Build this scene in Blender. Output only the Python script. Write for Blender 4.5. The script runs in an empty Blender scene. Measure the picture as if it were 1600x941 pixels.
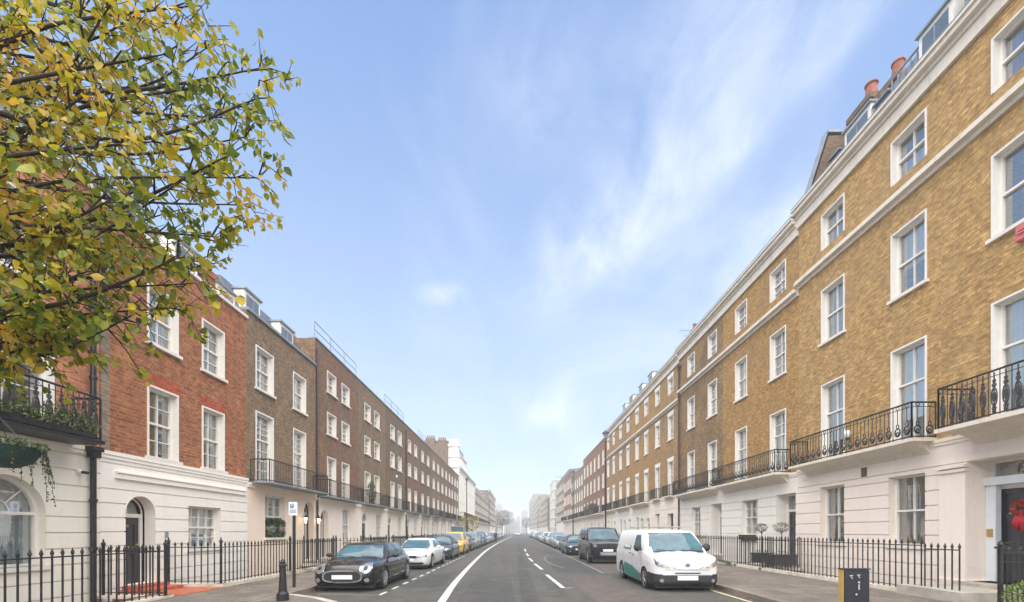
import bpy, bmesh, math, random
from mathutils import Vector, Matrix
from mathutils.bvhtree import BVHTree
R = math.radians
rnd = random.Random(7)
SC = bpy.context.scene
COL = SC.collection

# ------------------------------------------------------------------ camera
cam_d = bpy.data.cameras.new('camera')
cam_d.sensor_width = 36.0
cam_d.lens = 15.3
cam_d.shift_x = -0.005
cam_d.shift_y = 0.2253
cam_d.clip_start = 0.05
cam_d.clip_end = 6000
cam = bpy.data.objects.new('camera', cam_d)
cam.location = (0, 0, 1.65)
cam.rotation_euler = (R(90), 0, 0)
COL.objects.link(cam)
SC.camera = cam

# ------------------------------------------------------------------ light
SUN_EL, SUN_AZ = 63, 182          # azimuth clockwise from +Y: the sun stands high behind the camera
SKY_STRENGTH = 0.060
SUN_STRENGTH = 5.0
SUN_ANGLE = 112
EXPOSURE = 0.90
W = bpy.data.worlds.new('World')
SC.world = W
W.use_nodes = True
nt = W.node_tree
nt.nodes.clear()
def wn(t, **k):
    n = nt.nodes.new(t)
    for a, b in k.items():
        setattr(n, a, b)
    return n
sky = wn('ShaderNodeTexSky', sky_type='NISHITA', sun_disc=False)
sky.sun_elevation = R(SUN_EL); sky.sun_rotation = R(SUN_AZ)
sky.air_density = 1.0; sky.dust_density = 1.6; sky.ozone_density = 1.6
geo = wn('ShaderNodeTexCoord')
sep = wn('ShaderNodeSeparateXYZ')
nt.links.new(geo.outputs['Generated'], sep.inputs[0])
# project the view direction onto a high flat cloud deck
mx = wn('ShaderNodeMath', operation='MAXIMUM'); mx.inputs[1].default_value = 0.02
nt.links.new(sep.outputs['Z'], mx.inputs[0])
ad = wn('ShaderNodeMath', operation='ADD'); ad.inputs[1].default_value = 0.22
nt.links.new(mx.outputs[0], ad.inputs[0])
dx = wn('ShaderNodeMath', operation='DIVIDE'); dy = wn('ShaderNodeMath', operation='DIVIDE')
nt.links.new(sep.outputs['X'], dx.inputs[0]); nt.links.new(ad.outputs[0], dx.inputs[1])
nt.links.new(sep.outputs['Y'], dy.inputs[0]); nt.links.new(ad.outputs[0], dy.inputs[1])
cmb = wn('ShaderNodeCombineXYZ')
nt.links.new(dx.outputs[0], cmb.inputs[0]); nt.links.new(dy.outputs[0], cmb.inputs[1])
def cloud(scale, rotz, sx, sy, det, lo, hi, off=(0, 0, 0), dist=0.6):
    mp = wn('ShaderNodeMapping')
    mp.inputs['Rotation'].default_value = (0, 0, R(rotz))
    mp.inputs['Scale'].default_value = (sx, sy, 1)
    mp.inputs['Location'].default_value = off
    nt.links.new(cmb.outputs[0], mp.inputs[0])
    nz = wn('ShaderNodeTexNoise')
    nz.inputs['Scale'].default_value = scale
    nz.inputs['Detail'].default_value = det
    nz.inputs['Roughness'].default_value = 0.62
    nz.inputs['Distortion'].default_value = dist
    nt.links.new(mp.outputs[0], nz.inputs['Vector'])
    mr = wn('ShaderNodeMapRange', interpolation_type='SMOOTHSTEP')
    mr.inputs['From Min'].default_value = lo; mr.inputs['From Max'].default_value = hi
    nt.links.new(nz.outputs['Fac'], mr.inputs['Value'])
    return mr.outputs['Result']
c1 = cloud(1.5, -18, 1.0, 0.55, 10, 0.42, 0.78, (0.9, 0.35, 0))
c2 = cloud(2.6, -20, 1.0, 0.3, 8, 0.5, 0.85, (3.1, 1.7, 0), 0.9)
mask = wn('ShaderNodeMapRange', interpolation_type='SMOOTHSTEP')     # more cirrus to the east of the street axis
mask.inputs['From Min'].default_value = -0.55; mask.inputs['From Max'].default_value = 0.7
mask.inputs['To Min'].default_value = 0.25; mask.inputs['To Max'].default_value = 1.0
nt.links.new(dx.outputs[0], mask.inputs['Value'])
mm = wn('ShaderNodeMath', operation='MAXIMUM'); nt.links.new(c1, mm.inputs[0]); nt.links.new(c2, mm.inputs[1])
def blob(cx, cy, lx, ly, skew, nscale, lo, hi, gain):
    # one soft cirrus bank on the cloud deck, broken up by stretched noise
    a = wn('ShaderNodeMath', operation='MULTIPLY_ADD'); nt.links.new(dy.outputs[0], a.inputs[0]); a.inputs[1].default_value = skew; a.inputs[2].default_value = -cy * skew - cx
    b = wn('ShaderNodeMath', operation='ADD'); nt.links.new(a.outputs[0], b.inputs[0]); nt.links.new(dx.outputs[0], b.inputs[1])
    c = wn('ShaderNodeMath', operation='DIVIDE'); nt.links.new(b.outputs[0], c.inputs[0]); c.inputs[1].default_value = lx
    d = wn('ShaderNodeMath', operation='SUBTRACT'); nt.links.new(dy.outputs[0], d.inputs[0]); d.inputs[1].default_value = cy
    e = wn('ShaderNodeMath', operation='DIVIDE'); nt.links.new(d.outputs[0], e.inputs[0]); e.inputs[1].default_value = ly
    v = wn('ShaderNodeCombineXYZ'); nt.links.new(c.outputs[0], v.inputs[0]); nt.links.new(e.outputs[0], v.inputs[1])
    ln = wn('ShaderNodeVectorMath', operation='LENGTH'); nt.links.new(v.outputs[0], ln.inputs[0])
    f = wn('ShaderNodeMapRange', interpolation_type='SMOOTHSTEP'); nt.links.new(ln.outputs['Value'], f.inputs['Value'])
    f.inputs['From Min'].default_value = 1.15; f.inputs['From Max'].default_value = 0.1; f.inputs['To Min'].default_value = 0; f.inputs['To Max'].default_value = gain
    n = cloud(nscale, 14, 1.0, 0.55, 12, lo, hi, (cx, cy, 0), 0.5)
    g = wn('ShaderNodeMath', operation='MULTIPLY'); nt.links.new(f.outputs[0], g.inputs[0]); nt.links.new(n, g.inputs[1])
    return g.outputs[0]
BANKS = [blob(.30, .84, .22, .52, .26, 4.5, .25, .72, 1.0), blob(.27, 1.0, .13, .26, .3, 9, .3, .75, .8), blob(.47, .70, .06, .45, .3, 7, .35, .8, .7), blob(.05, .75, .16, .2, .2, 6, .3, .8, .5), blob(.15, 2.0, .22, .36, 0, 5, .3, .75, .8), blob(.16, 1.15, .16, .3, .1, 8, .38, .7, .7), blob(-.22, 1.25, .09, .06, 0, 8, .3, .6, .7), blob(.62, 1.1, .25, .3, 0.1, 5, .3, .7, .9)]
ml = wn('ShaderNodeMath', operation='MULTIPLY'); nt.links.new(mm.outputs[0], ml.inputs[0]); nt.links.new(mask.outputs[0], ml.inputs[1])
ml2 = wn('ShaderNodeMath', operation='MULTIPLY'); nt.links.new(ml.outputs[0], ml2.inputs[0]); ml2.inputs[1].default_value = 0.85
for bk in BANKS:
    q_ = wn('ShaderNodeMath', operation='ADD', use_clamp=True); nt.links.new(ml2.outputs[0], q_.inputs[0]); nt.links.new(bk, q_.inputs[1]); ml2 = q_
qs = wn('ShaderNodeMath', operation='MULTIPLY'); nt.links.new(ml2.outputs[0], qs.inputs[0]); qs.inputs[1].default_value = 0.60; ml2 = qs
hz = wn('ShaderNodeMapRange', interpolation_type='SMOOTHSTEP')       # thin high veil, thicker low down
hz.inputs['From Min'].default_value = 0.0; hz.inputs['From Max'].default_value = 0.95
hz.inputs['To Min'].default_value = 0.92; hz.inputs['To Max'].default_value = 0.22
nt.links.new(sep.outputs['Z'], hz.inputs['Value'])
SKYGAIN = wn('ShaderNodeMix', data_type='RGBA', blend_type='MULTIPLY'); SKYGAIN.inputs['Factor'].default_value = 1
nt.links.new(sky.outputs[0], SKYGAIN.inputs['A']); SKYGAIN.inputs['B'].default_value = (0.68, 1.52, 2.42, 1)
veil = wn('ShaderNodeMix', data_type='RGBA')
nt.links.new(hz.outputs[0], veil.inputs['Factor'])
nt.links.new(SKYGAIN.outputs['Result'], veil.inputs['A']); veil.inputs['B'].default_value = (6.2, 7.6, 9.6, 1)
cl = wn('ShaderNodeMix', data_type='RGBA')
nt.links.new(ml2.outputs[0], cl.inputs['Factor'])
nt.links.new(veil.outputs['Result'], cl.inputs['A']); cl.inputs['B'].default_value = (9.6, 10.2, 11.3, 1)
bg = wn('ShaderNodeBackground'); bg.inputs['Strength'].default_value = SKY_STRENGTH
nt.links.new(cl.outputs['Result'], bg.inputs['Color'])
wo = wn('ShaderNodeOutputWorld'); nt.links.new(bg.outputs[0], wo.inputs['Surface'])

sd = bpy.data.lights.new('sun', 'SUN')
sd.energy = SUN_STRENGTH; sd.angle = R(SUN_ANGLE); sd.color = (1.0, 0.88, 0.73)
so = bpy.data.objects.new('sun', sd)
sv = Vector((math.sin(R(SUN_AZ)) * math.cos(R(SUN_EL)), math.cos(R(SUN_AZ)) * math.cos(R(SUN_EL)), math.sin(R(SUN_EL))))
so.rotation_euler = (-sv).to_track_quat('-Z', 'Y').to_euler()
so.location = (0, -20, 60)
COL.objects.link(so)
SC.view_settings.view_transform = 'Standard'
SC.view_settings.look = 'None'
SC.view_settings.gamma = 1
SC.view_settings.use_curve_mapping = False
SC.view_settings.exposure = EXPOSURE
SC.cycles.max_bounces = 8
SC.cycles.diffuse_bounces = 4
SC.cycles.volume_bounces = 1
SC.cycles.transparent_max_bounces = 16

# ------------------------------------------------------------------ materials
MATS = {}
class NT:
    def __init__(s, name):
        s.m = bpy.data.materials.new(name); s.m.use_nodes = True
        s.t = s.m.node_tree; s.b = s.t.nodes['Principled BSDF']; s.out = s.t.nodes['Material Output']
    def n(s, t, **k):
        x = s.t.nodes.new(t)
        for a, b in k.items():
            if a.startswith('i_'):
                x.inputs[a[2:].replace('_', ' ')].default_value = b
            else:
                setattr(x, a, b)
        return x
    def l(s, a, b):
        s.t.links.new(a, b)
    def noise(s, scale, det=4, vec=None, rough=0.55):
        x = s.n('ShaderNodeTexNoise'); x.inputs['Scale'].default_value = scale
        x.inputs['Detail'].default_value = det; x.inputs['Roughness'].default_value = rough
        if vec is not None: s.l(vec, x.inputs['Vector'])
        return x.outputs['Fac']
    def ramp(s, fac, stops):
        r = s.n('ShaderNodeValToRGB'); e = r.color_ramp.elements
        while len(e) > 1: e.remove(e[-1])
        e[0].position = stops[0][0]; e[0].color = (*stops[0][1], 1)
        for p, c in stops[1:]:
            q = e.new(p); q.color = (*c, 1)
        s.l(fac, r.inputs[0]); return r.outputs[0]
    def mix(s, f, a, b, blend='MIX'):
        x = s.n('ShaderNodeMix', data_type='RGBA', blend_type=blend)
        for v, i in ((f, 'Factor'), (a, 'A'), (b, 'B')):
            if hasattr(v, 'links'): s.l(v, x.inputs[i])
            elif i == 'Factor': x.inputs[i].default_value = v
            else: x.inputs[i].default_value = (*v, 1)
        return x.outputs['Result']
    def rng(s, v, a, b, c=0, d=1):
        x = s.n('ShaderNodeMapRange'); s.l(v, x.inputs['Value'])
        x.inputs['From Min'].default_value = a; x.inputs['From Max'].default_value = b
        x.inputs['To Min'].default_value = c; x.inputs['To Max'].default_value = d
        return x.outputs['Result']
    def bump(s, h, strength=0.3, dist=0.01):
        x = s.n('ShaderNodeBump'); x.inputs['Strength'].default_value = strength; x.inputs['Distance'].default_value = dist
        s.l(h, x.inputs['Height']); s.l(x.outputs[0], s.b.inputs['Normal'])
    def base(s, c): 
        if hasattr(c, 'links'): s.l(c, s.b.inputs['Base Color'])
        else: s.b.inputs['Base Color'].default_value = (*c, 1)

def plain(name, col, rough=0.6, metal=0.0, var=0.12, nscale=6.0, coat=0.0, spec=0.5, bump=0.0):
    if name in MATS: return MATS[name]
    k = NT(name)
    tc = k.n('ShaderNodeTexCoord').outputs['Object']
    f = k.noise(nscale, 5, tc)
    a = tuple(min(1, c * (1 - var)) for c in col); b = tuple(min(1, c * (1 + var)) for c in col)
    k.base(k.mix(k.rng(f, 0.3, 0.7), a, b))
    k.b.inputs['Roughness'].default_value = rough; k.b.inputs['Metallic'].default_value = metal
    k.b.inputs['Coat Weight'].default_value = coat; k.b.inputs['Coat Roughness'].default_value = 0.04
    k.b.inputs['Specular IOR Level'].default_value = spec
    if bump: k.bump(k.noise(nscale * 8, 6, tc), bump, 0.01)
    MATS[name] = k.m; return k.m

def brick(name, c1, c2, mortar, stain, stain_amt=0.5, sat=None):
    if name in MATS: return MATS[name]
    k = NT(name)
    tc = k.n('ShaderNodeTexCoord').outputs['Object']
    sp = k.n('ShaderNodeSeparateXYZ'); k.l(tc, sp.inputs[0])
    ax = k.n('ShaderNodeMath', operation='ADD'); k.l(sp.outputs[0], ax.inputs[0]); k.l(sp.outputs[1], ax.inputs[1])
    cb = k.n('ShaderNodeCombineXYZ'); k.l(ax.outputs[0], cb.inputs[0]); k.l(sp.outputs[2], cb.inputs[1])
    br = k.n('ShaderNodeTexBrick', offset=0.5, offset_frequency=2, squash=0.5, squash_frequency=2)
    k.l(cb.outputs[0], br.inputs['Vector'])
    br.inputs['Scale'].default_value = 1.0; br.inputs['Mortar Size'].default_value = 0.0105
    br.inputs['Mortar Smooth'].default_value = 0.3; br.inputs['Bias'].default_value = 0.0
    br.inputs['Brick Width'].default_value = 0.24; br.inputs['Row Height'].default_value = 0.086
    br.inputs['Color1'].default_value = (*c1, 1); br.inputs['Color2'].default_value = (*c2, 1)
    br.inputs['Mortar'].default_value = (*mortar, 1)
    # second, very slightly irregular tone per brick from a stretched noise
    mp = k.n('ShaderNodeMapping'); mp.inputs['Scale'].default_value = (4.8, 11.6, 1); k.l(cb.outputs[0], mp.inputs[0])
    nb = k.noise(1.0, 1, mp.outputs[0]); dk = k.rng(nb, 0.35, 0.65, 0.74, 1.2)
    v = k.n('ShaderNodeCombineXYZ')
    for i in range(3): k.l(dk, v.inputs[i])
    col = k.mix(1.0, br.outputs['Color'], v.outputs[0], 'MULTIPLY')
    big = k.noise(0.55, 6, tc); big2 = k.noise(2.1, 5, tc)
    col = k.mix(k.rng(big, 0.42, 0.68, 0, stain_amt), col, stain)
    ms = k.n('ShaderNodeMapping'); ms.inputs['Scale'].default_value = (2.6, 2.6, 0.22); k.l(tc, ms.inputs[0])
    col = k.mix(k.rng(k.noise(1.6, 6, ms.outputs[0], 0.7), 0.56, 0.78, 0, 0.5), col, tuple(x * 0.5 for x in stain))
    v2 = k.rng(big2, 0.3, 0.7, 0.82, 1.15); c3 = k.n('ShaderNodeCombineXYZ')
    for i in range(3): k.l(v2, c3.inputs[i])
    col = k.mix(1.0, col, c3.outputs[0], 'MULTIPLY')
    k.base(col); k.b.inputs['Roughness'].default_value = 0.88
    k.b.inputs['Specular IOR Level'].default_value = 0.25
    inv = k.rng(br.outputs['Fac'], 0, 1, 1, 0)
    k.bump(inv, 0.55, 0.012)
    MATS[name] = k.m; return k.m

def stucco(name, col, dirt=(0.55, 0.5, 0.42), amt=0.22):
    if name in MATS: return MATS[name]
    k = NT(name)
    tc = k.n('ShaderNodeTexCoord').outputs['Object']
    mp = k.n('ShaderNodeMapping'); mp.inputs['Scale'].default_value = (1.6, 1.6, 0.35); k.l(tc, mp.inputs[0])
    st = k.noise(1.5, 7, mp.outputs[0], 0.65)
    fine = k.noise(9, 6, tc)
    c = k.mix(k.rng(st, 0.5, 0.78, 0, amt), col, dirt)
    m2 = k.n('ShaderNodeMapping'); m2.inputs['Scale'].default_value = (7, 7, 0.45); k.l(tc, m2.inputs[0])
    c = k.mix(k.rng(k.noise(1.3, 6, m2.outputs[0], 0.7), 0.54, 0.74, 0, amt * 1.1), c, dirt)
    c = k.mix(k.rng(fine, 0.3, 0.75, 0, 0.1), c, dirt)
    k.base(c); k.b.inputs['Roughness'].default_value = 0.62; k.b.inputs['Specular IOR Level'].default_value = 0.3
    k.bump(k.noise(30, 5, tc), 0.12, 0.01)
    MATS[name] = k.m; return k.m

M_YB = brick('yellow_stock_brick', (0.55, 0.345, 0.125), (0.41, 0.245, 0.085), (0.33, 0.225, 0.115), (0.36, 0.25, 0.13), 0.4)
M_YB2 = brick('deep_yellow_brick', (0.50, 0.295, 0.092), (0.37, 0.21, 0.064), (0.29, 0.185, 0.09), (0.29, 0.19, 0.10), 0.45)
M_YB3 = brick('sooty_yellow_brick', (0.36, 0.22, 0.085), (0.23, 0.14, 0.06), (0.28, 0.21, 0.14), (0.10, 0.075, 0.05), 0.65)
M_YB4 = brick('ochre_brick', (0.46, 0.285, 0.12), (0.36, 0.21, 0.085), (0.27, 0.18, 0.10), (0.24, 0.16, 0.09), 0.45)
M_RB = brick('red_brick', (0.40, 0.15, 0.062), (0.23, 0.08, 0.036), (0.35, 0.205, 0.13), (0.29, 0.12, 0.058), 0.4)
M_OB = brick('orange_brick', (0.52, 0.21, 0.11), (0.42, 0.155, 0.08), (0.48, 0.28, 0.19), (0.38, 0.16, 0.09), 0.4)
M_BB = brick('brown_brick', (0.235, 0.165, 0.10), (0.135, 0.092, 0.058), (0.27, 0.21, 0.15), (0.27, 0.18, 0.10), 0.6)
M_BB2 = brick('mixed_brown_red_brick', (0.22, 0.14, 0.085), (0.14, 0.09, 0.058), (0.24, 0.18, 0.13), (0.24, 0.10, 0.06), 0.7)
M_BB3 = brick('dark_brown_brick', (0.21, 0.145, 0.09), (0.13, 0.092, 0.06), (0.22, 0.17, 0.12), (0.15, 0.10, 0.065), 0.5)
M_RB2 = brick('dull_red_brick', (0.32, 0.165, 0.095), (0.24, 0.12, 0.07), (0.3, 0.22, 0.16), (0.2, 0.125, 0.08), 0.5)
M_TB = brick('tan_brick', (0.31, 0.235, 0.165), (0.23, 0.17, 0.12), (0.3, 0.26, 0.21), (0.18, 0.145, 0.11), 0.5)
M_LB = brick('rubbed_red_brick', (0.42, 0.10, 0.045), (0.36, 0.085, 0.04), (0.42, 0.12, 0.06), (0.3, 0.07, 0.04), 0.3)
M_CREAM = stucco('cream_stucco', (0.86, 0.82, 0.71))
M_WHITE = stucco('white_stucco', (0.87, 0.84, 0.77))
M_PINK = stucco('pale_pink_stucco', (0.87, 0.78, 0.69), (0.6, 0.5, 0.42), 0.2)
M_PEACH = stucco('peach_stucco', (0.86, 0.73, 0.60), (0.6, 0.48, 0.38), 0.2)
M_PAINT = plain('white_gloss_paint', (0.79, 0.76, 0.70), 0.35, var=0.05)
M_SILL = plain('cream_stone_sill', (0.74, 0.70, 0.63), 0.7, var=0.08)
M_CORN = stucco('cream_cornice', (0.74, 0.68, 0.58), (0.42, 0.36, 0.28), 0.5)
M_LEAD = plain('grey_lead', (0.22, 0.25, 0.28), 0.55, var=0.25, nscale=2)
M_SLATE = plain('blue_slate', (0.10, 0.12, 0.15), 0.5, var=0.35, nscale=14, bump=0.3)
M_IRON = plain('black_iron', (0.014, 0.013, 0.014), 0.45, var=0.3)
M_IRONB = plain('brown_black_iron', (0.028, 0.020, 0.018), 0.5, var=0.3)
M_DOOR = plain('black_door_paint', (0.018, 0.018, 0.024), 0.22, var=0.1, coat=0.4)
M_DOORG = plain('dark_green_door_paint', (0.02, 0.035, 0.028), 0.25, var=0.1)
M_BRASS = plain('brass', (0.65, 0.45, 0.18), 0.3, 1.0)
M_TERRA = plain('terracotta_tile', (0.42, 0.11, 0.055), 0.7, var=0.25, nscale=5)
M_POT = plain('clay_pot', (0.27, 0.095, 0.06), 0.8, var=0.3)
M_CURT = plain('net_curtain', (0.74, 0.76, 0.76), 0.9, var=0.05)
M_CURTD = plain('beige_curtain', (0.42, 0.38, 0.32), 0.9, var=0.12)
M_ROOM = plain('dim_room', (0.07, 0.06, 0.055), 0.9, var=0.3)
M_DPIPE = plain('brown_drainpipe', (0.045, 0.02, 0.015), 0.45, var=0.2)
M_RUB = plain('rubber', (0.018, 0.018, 0.019), 0.8, var=0.2)
M_STONE = plain('york_stone', (0.40, 0.37, 0.31), 0.85, var=0.25, nscale=3, bump=0.2)
M_KERBC = plain('pale_plinth_stone', (0.62, 0.56, 0.46), 0.85, var=0.22, nscale=4, bump=0.3)
M_LINE = plain('road_paint_white', (0.52, 0.52, 0.49), 0.7, var=0.22, nscale=9)
M_TRIMD = plain('worn_cast_iron', (0.06, 0.056, 0.052), 0.7, var=.4, nscale=20)
M_LINEF = plain('faint_road_paint', (0.125, 0.122, 0.118), 0.85, var=0.4, nscale=10)
M_LINEW = plain('worn_road_paint', (0.21, 0.205, 0.195), 0.8, var=0.3, nscale=14)
M_YEL = plain('road_paint_yellow', (0.50, 0.44, 0.25), 0.8, var=0.3, nscale=9)

def glass_mat(name, tint=(0.9, 0.95, 0.95), refl_lo=0.16, refl_hi=0.85):
    k = NT(name); k.t.nodes.remove(k.b)
    lw = k.n('ShaderNodeLayerWeight'); lw.inputs['Blend'].default_value = 0.35
    f = k.rng(lw.outputs['Fresnel'], 0.0, 0.8, refl_lo, refl_hi)
    tr = k.n('ShaderNodeBsdfTransparent'); tr.inputs['Color'].default_value = (*tint, 1)
    gl = k.n('ShaderNodeBsdfGlossy'); gl.inputs['Roughness'].default_value = 0.015
    gl.inputs['Color'].default_value = (0.95, 0.98, 1.0, 1)
    tc = k.n('ShaderNodeTexCoord').outputs['Object']
    bp = k.n('ShaderNodeBump'); bp.inputs['Strength'].default_value = 0.05; bp.inputs['Distance'].default_value = 0.02
    k.l(k.noise(1.7, 1, tc), bp.inputs['Height']); k.l(bp.outputs[0], gl.inputs['Normal'])
    mx = k.n('ShaderNodeMixShader'); k.l(f, mx.inputs[0]); k.l(tr.outputs[0], mx.inputs[1]); k.l(gl.outputs[0], mx.inputs[2])
    k.l(mx.outputs[0], k.out.inputs['Surface']); return k.m
M_GLASS = glass_mat('window_glass', (0.9, 0.95, 0.95), 0.30, 0.92)
M_CGLASS = glass_mat('car_glass', (0.42, 0.52, 0.52), 0.32, 0.95)

def ground_mat(name, base, patch, scale, crack=False, slabs=None):
    k = NT(name)
    tc = k.n('ShaderNodeTexCoord').outputs['Object']
    fine = k.noise(70, 3, tc, 0.7); mid = k.noise(2.2, 6, tc, 0.6); big = k.noise(0.35, 5, tc, 0.6)
    mp = k.n('ShaderNodeMapping'); mp.inputs['Scale'].default_value = (1.6, 0.09, 1); k.l(tc, mp.inputs[0])
    streak = k.noise(1.2, 5, mp.outputs[0])
    c = k.mix(k.rng(big, 0.38, 0.64), base, patch)
    c = k.mix(k.rng(mid, 0.35, 0.75, 0, 0.6), c, tuple(x * 1.6 for x in base))
    sp_ = k.noise(5.5, 3, tc, 0.5); c = k.mix(k.rng(sp_, 0.58, 0.70, 0, 0.6), c, tuple(x * 0.45 for x in base)); sp2 = k.noise(1.1, 8, tc, 0.75); c = k.mix(k.rng(sp2, 0.5, 0.66, 0, 0.55), c, tuple(x * 1.5 for x in patch))
    c = k.mix(k.rng(streak, 0.45, 0.7, 0, 0.4), c, tuple(x * 0.62 for x in base))
    g = k.rng(fine, 0.25, 0.75, 0.55, 1.5); v = k.n('ShaderNodeCombineXYZ')
    for i in range(3): k.l(g, v.inputs[i])
    c = k.mix(1.0, c, v.outputs[0], 'MULTIPLY')
    if slabs:
        br = k.n('ShaderNodeTexBrick', offset=0.5); k.l(tc, br.inputs['Vector'])
        br.inputs['Scale'].default_value = 1; br.inputs['Brick Width'].default_value = slabs[0]; br.inputs['Row Height'].default_value = slabs[1]
        br.inputs['Mortar Size'].default_value = 0.006; br.inputs['Mortar Smooth'].default_value = 0.2
        br.inputs['Color1'].default_value = (1.1, 1.08, 1.05, 1); br.inputs['Color2'].default_value = (0.86, 0.86, 0.88, 1)
        br.inputs['Mortar'].default_value = (0.45, 0.43, 0.4, 1)
        c = k.mix(1.0, c, br.outputs['Color'], 'MULTIPLY')
    if crack:
        vo = k.n('ShaderNodeTexVoronoi', feature='DISTANCE_TO_EDGE'); vo.inputs['Scale'].default_value = 0.3
        wv = k.n('ShaderNodeMixRGB') if False else None
        nz = k.n('ShaderNodeTexNoise'); nz.inputs['Scale'].default_value = 1.3; nz.inputs['Detail'].default_value = 6
        k.l(tc, nz.inputs['Vector'])
        ma = k.n('ShaderNodeVectorMath', operation='MULTIPLY_ADD'); k.l(nz.outputs['Color'], ma.inputs[0])
        ma.inputs[1].default_value = (1.6, 1.6, 0); k.l(tc, ma.inputs[2]); k.l(ma.outputs[0], vo.inputs['Vector'])
        c = k.mix(k.rng(vo.outputs['Distance'], 0.0, 0.008, 0.5, 0), c, (0.02, 0.02, 0.02))
    k.base(c); k.b.inputs['Roughness'].default_value = 0.82
    k.b.inputs['Specular IOR Level'].default_value = 0.35
    k.bump(fine, 0.35, 0.01); return k.m
M_ROAD = ground_mat('asphalt', (0.055, 0.056, 0.047), (0.073, 0.070, 0.060), 1, crack=True)
M_ROADD = ground_mat('asphalt_patch_dark', (0.043, 0.043, 0.040), (0.052, 0.050, 0.045), 1)
M_ROADR = ground_mat('asphalt_patch_reddish', (0.082, 0.066, 0.057), (0.070, 0.061, 0.053), 1)
M_PAVE = ground_mat('pavement_slabs', (0.130, 0.112, 0.093), (0.158, 0.137, 0.114), 1, slabs=(0.9, 0.6))
M_KERB = ground_mat('kerb_granite', (0.16, 0.13, 0.115), (0.22, 0.18, 0.15), 1)
M_GROUND = ground_mat('ground_earth', (0.16, 0.15, 0.14), (0.2, 0.19, 0.17), 1)

def leaf_mat(name, stops, trans=0.35):
    k = NT(name)
    at = k.n('ShaderNodeAttribute', attribute_name='tone')
    c = k.ramp(at.outputs['Fac'], stops)
    tc = k.n('ShaderNodeTexCoord').outputs['Object']
    c = k.mix(k.rng(k.noise(60, 3, tc), 0.3, 0.75, 0, 0.3), c, (0.10, 0.05, 0.012))
    k.l(c, k.b.inputs['Base Color']); k.b.inputs['Roughness'].default_value = 0.42
    tl = k.n('ShaderNodeBsdfTranslucent'); k.l(c, tl.inputs['Color'])
    mx = k.n('ShaderNodeMixShader'); mx.inputs[0].default_value = trans
    k.l(k.b.outputs[0], mx.inputs[1]); k.l(tl.outputs[0], mx.inputs[2]); k.l(mx.outputs[0], k.out.inputs['Surface'])
    return k.m
M_LEAF = leaf_mat('autumn_leaf', [(0.0, (0.035, 0.085, 0.010)), (0.22, (0.11, 0.18, 0.012)), (0.42, (0.28, 0.32, 0.015)), (0.66, (0.55, 0.42, 0.02)), (0.85, (0.62, 0.36, 0.03)), (1.0, (0.38, 0.13, 0.015))], 0.45)
M_IVY = leaf_mat('ivy_leaf', [(0.0, (0.018, 0.045, 0.018)), (0.6, (0.06, 0.13, 0.035)), (1.0, (0.28, 0.32, 0.14))], 0.2)
M_HEDGE = leaf_mat('box_leaf', [(0.0, (0.025, 0.055, 0.015)), (0.6, (0.08, 0.15, 0.03)), (1.0, (0.2, 0.26, 0.07))], 0.2)
M_OLIVE = leaf_mat('olive_leaf', [(0.0, (0.10, 0.11, 0.07)), (0.6, (0.22, 0.22, 0.15)), (1.0, (0.32, 0.32, 0.24))], 0.2)
M_BARK = plain('bark', (0.035, 0.024, 0.018), 0.9, var=0.4, nscale=12, bump=0.5)

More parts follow.
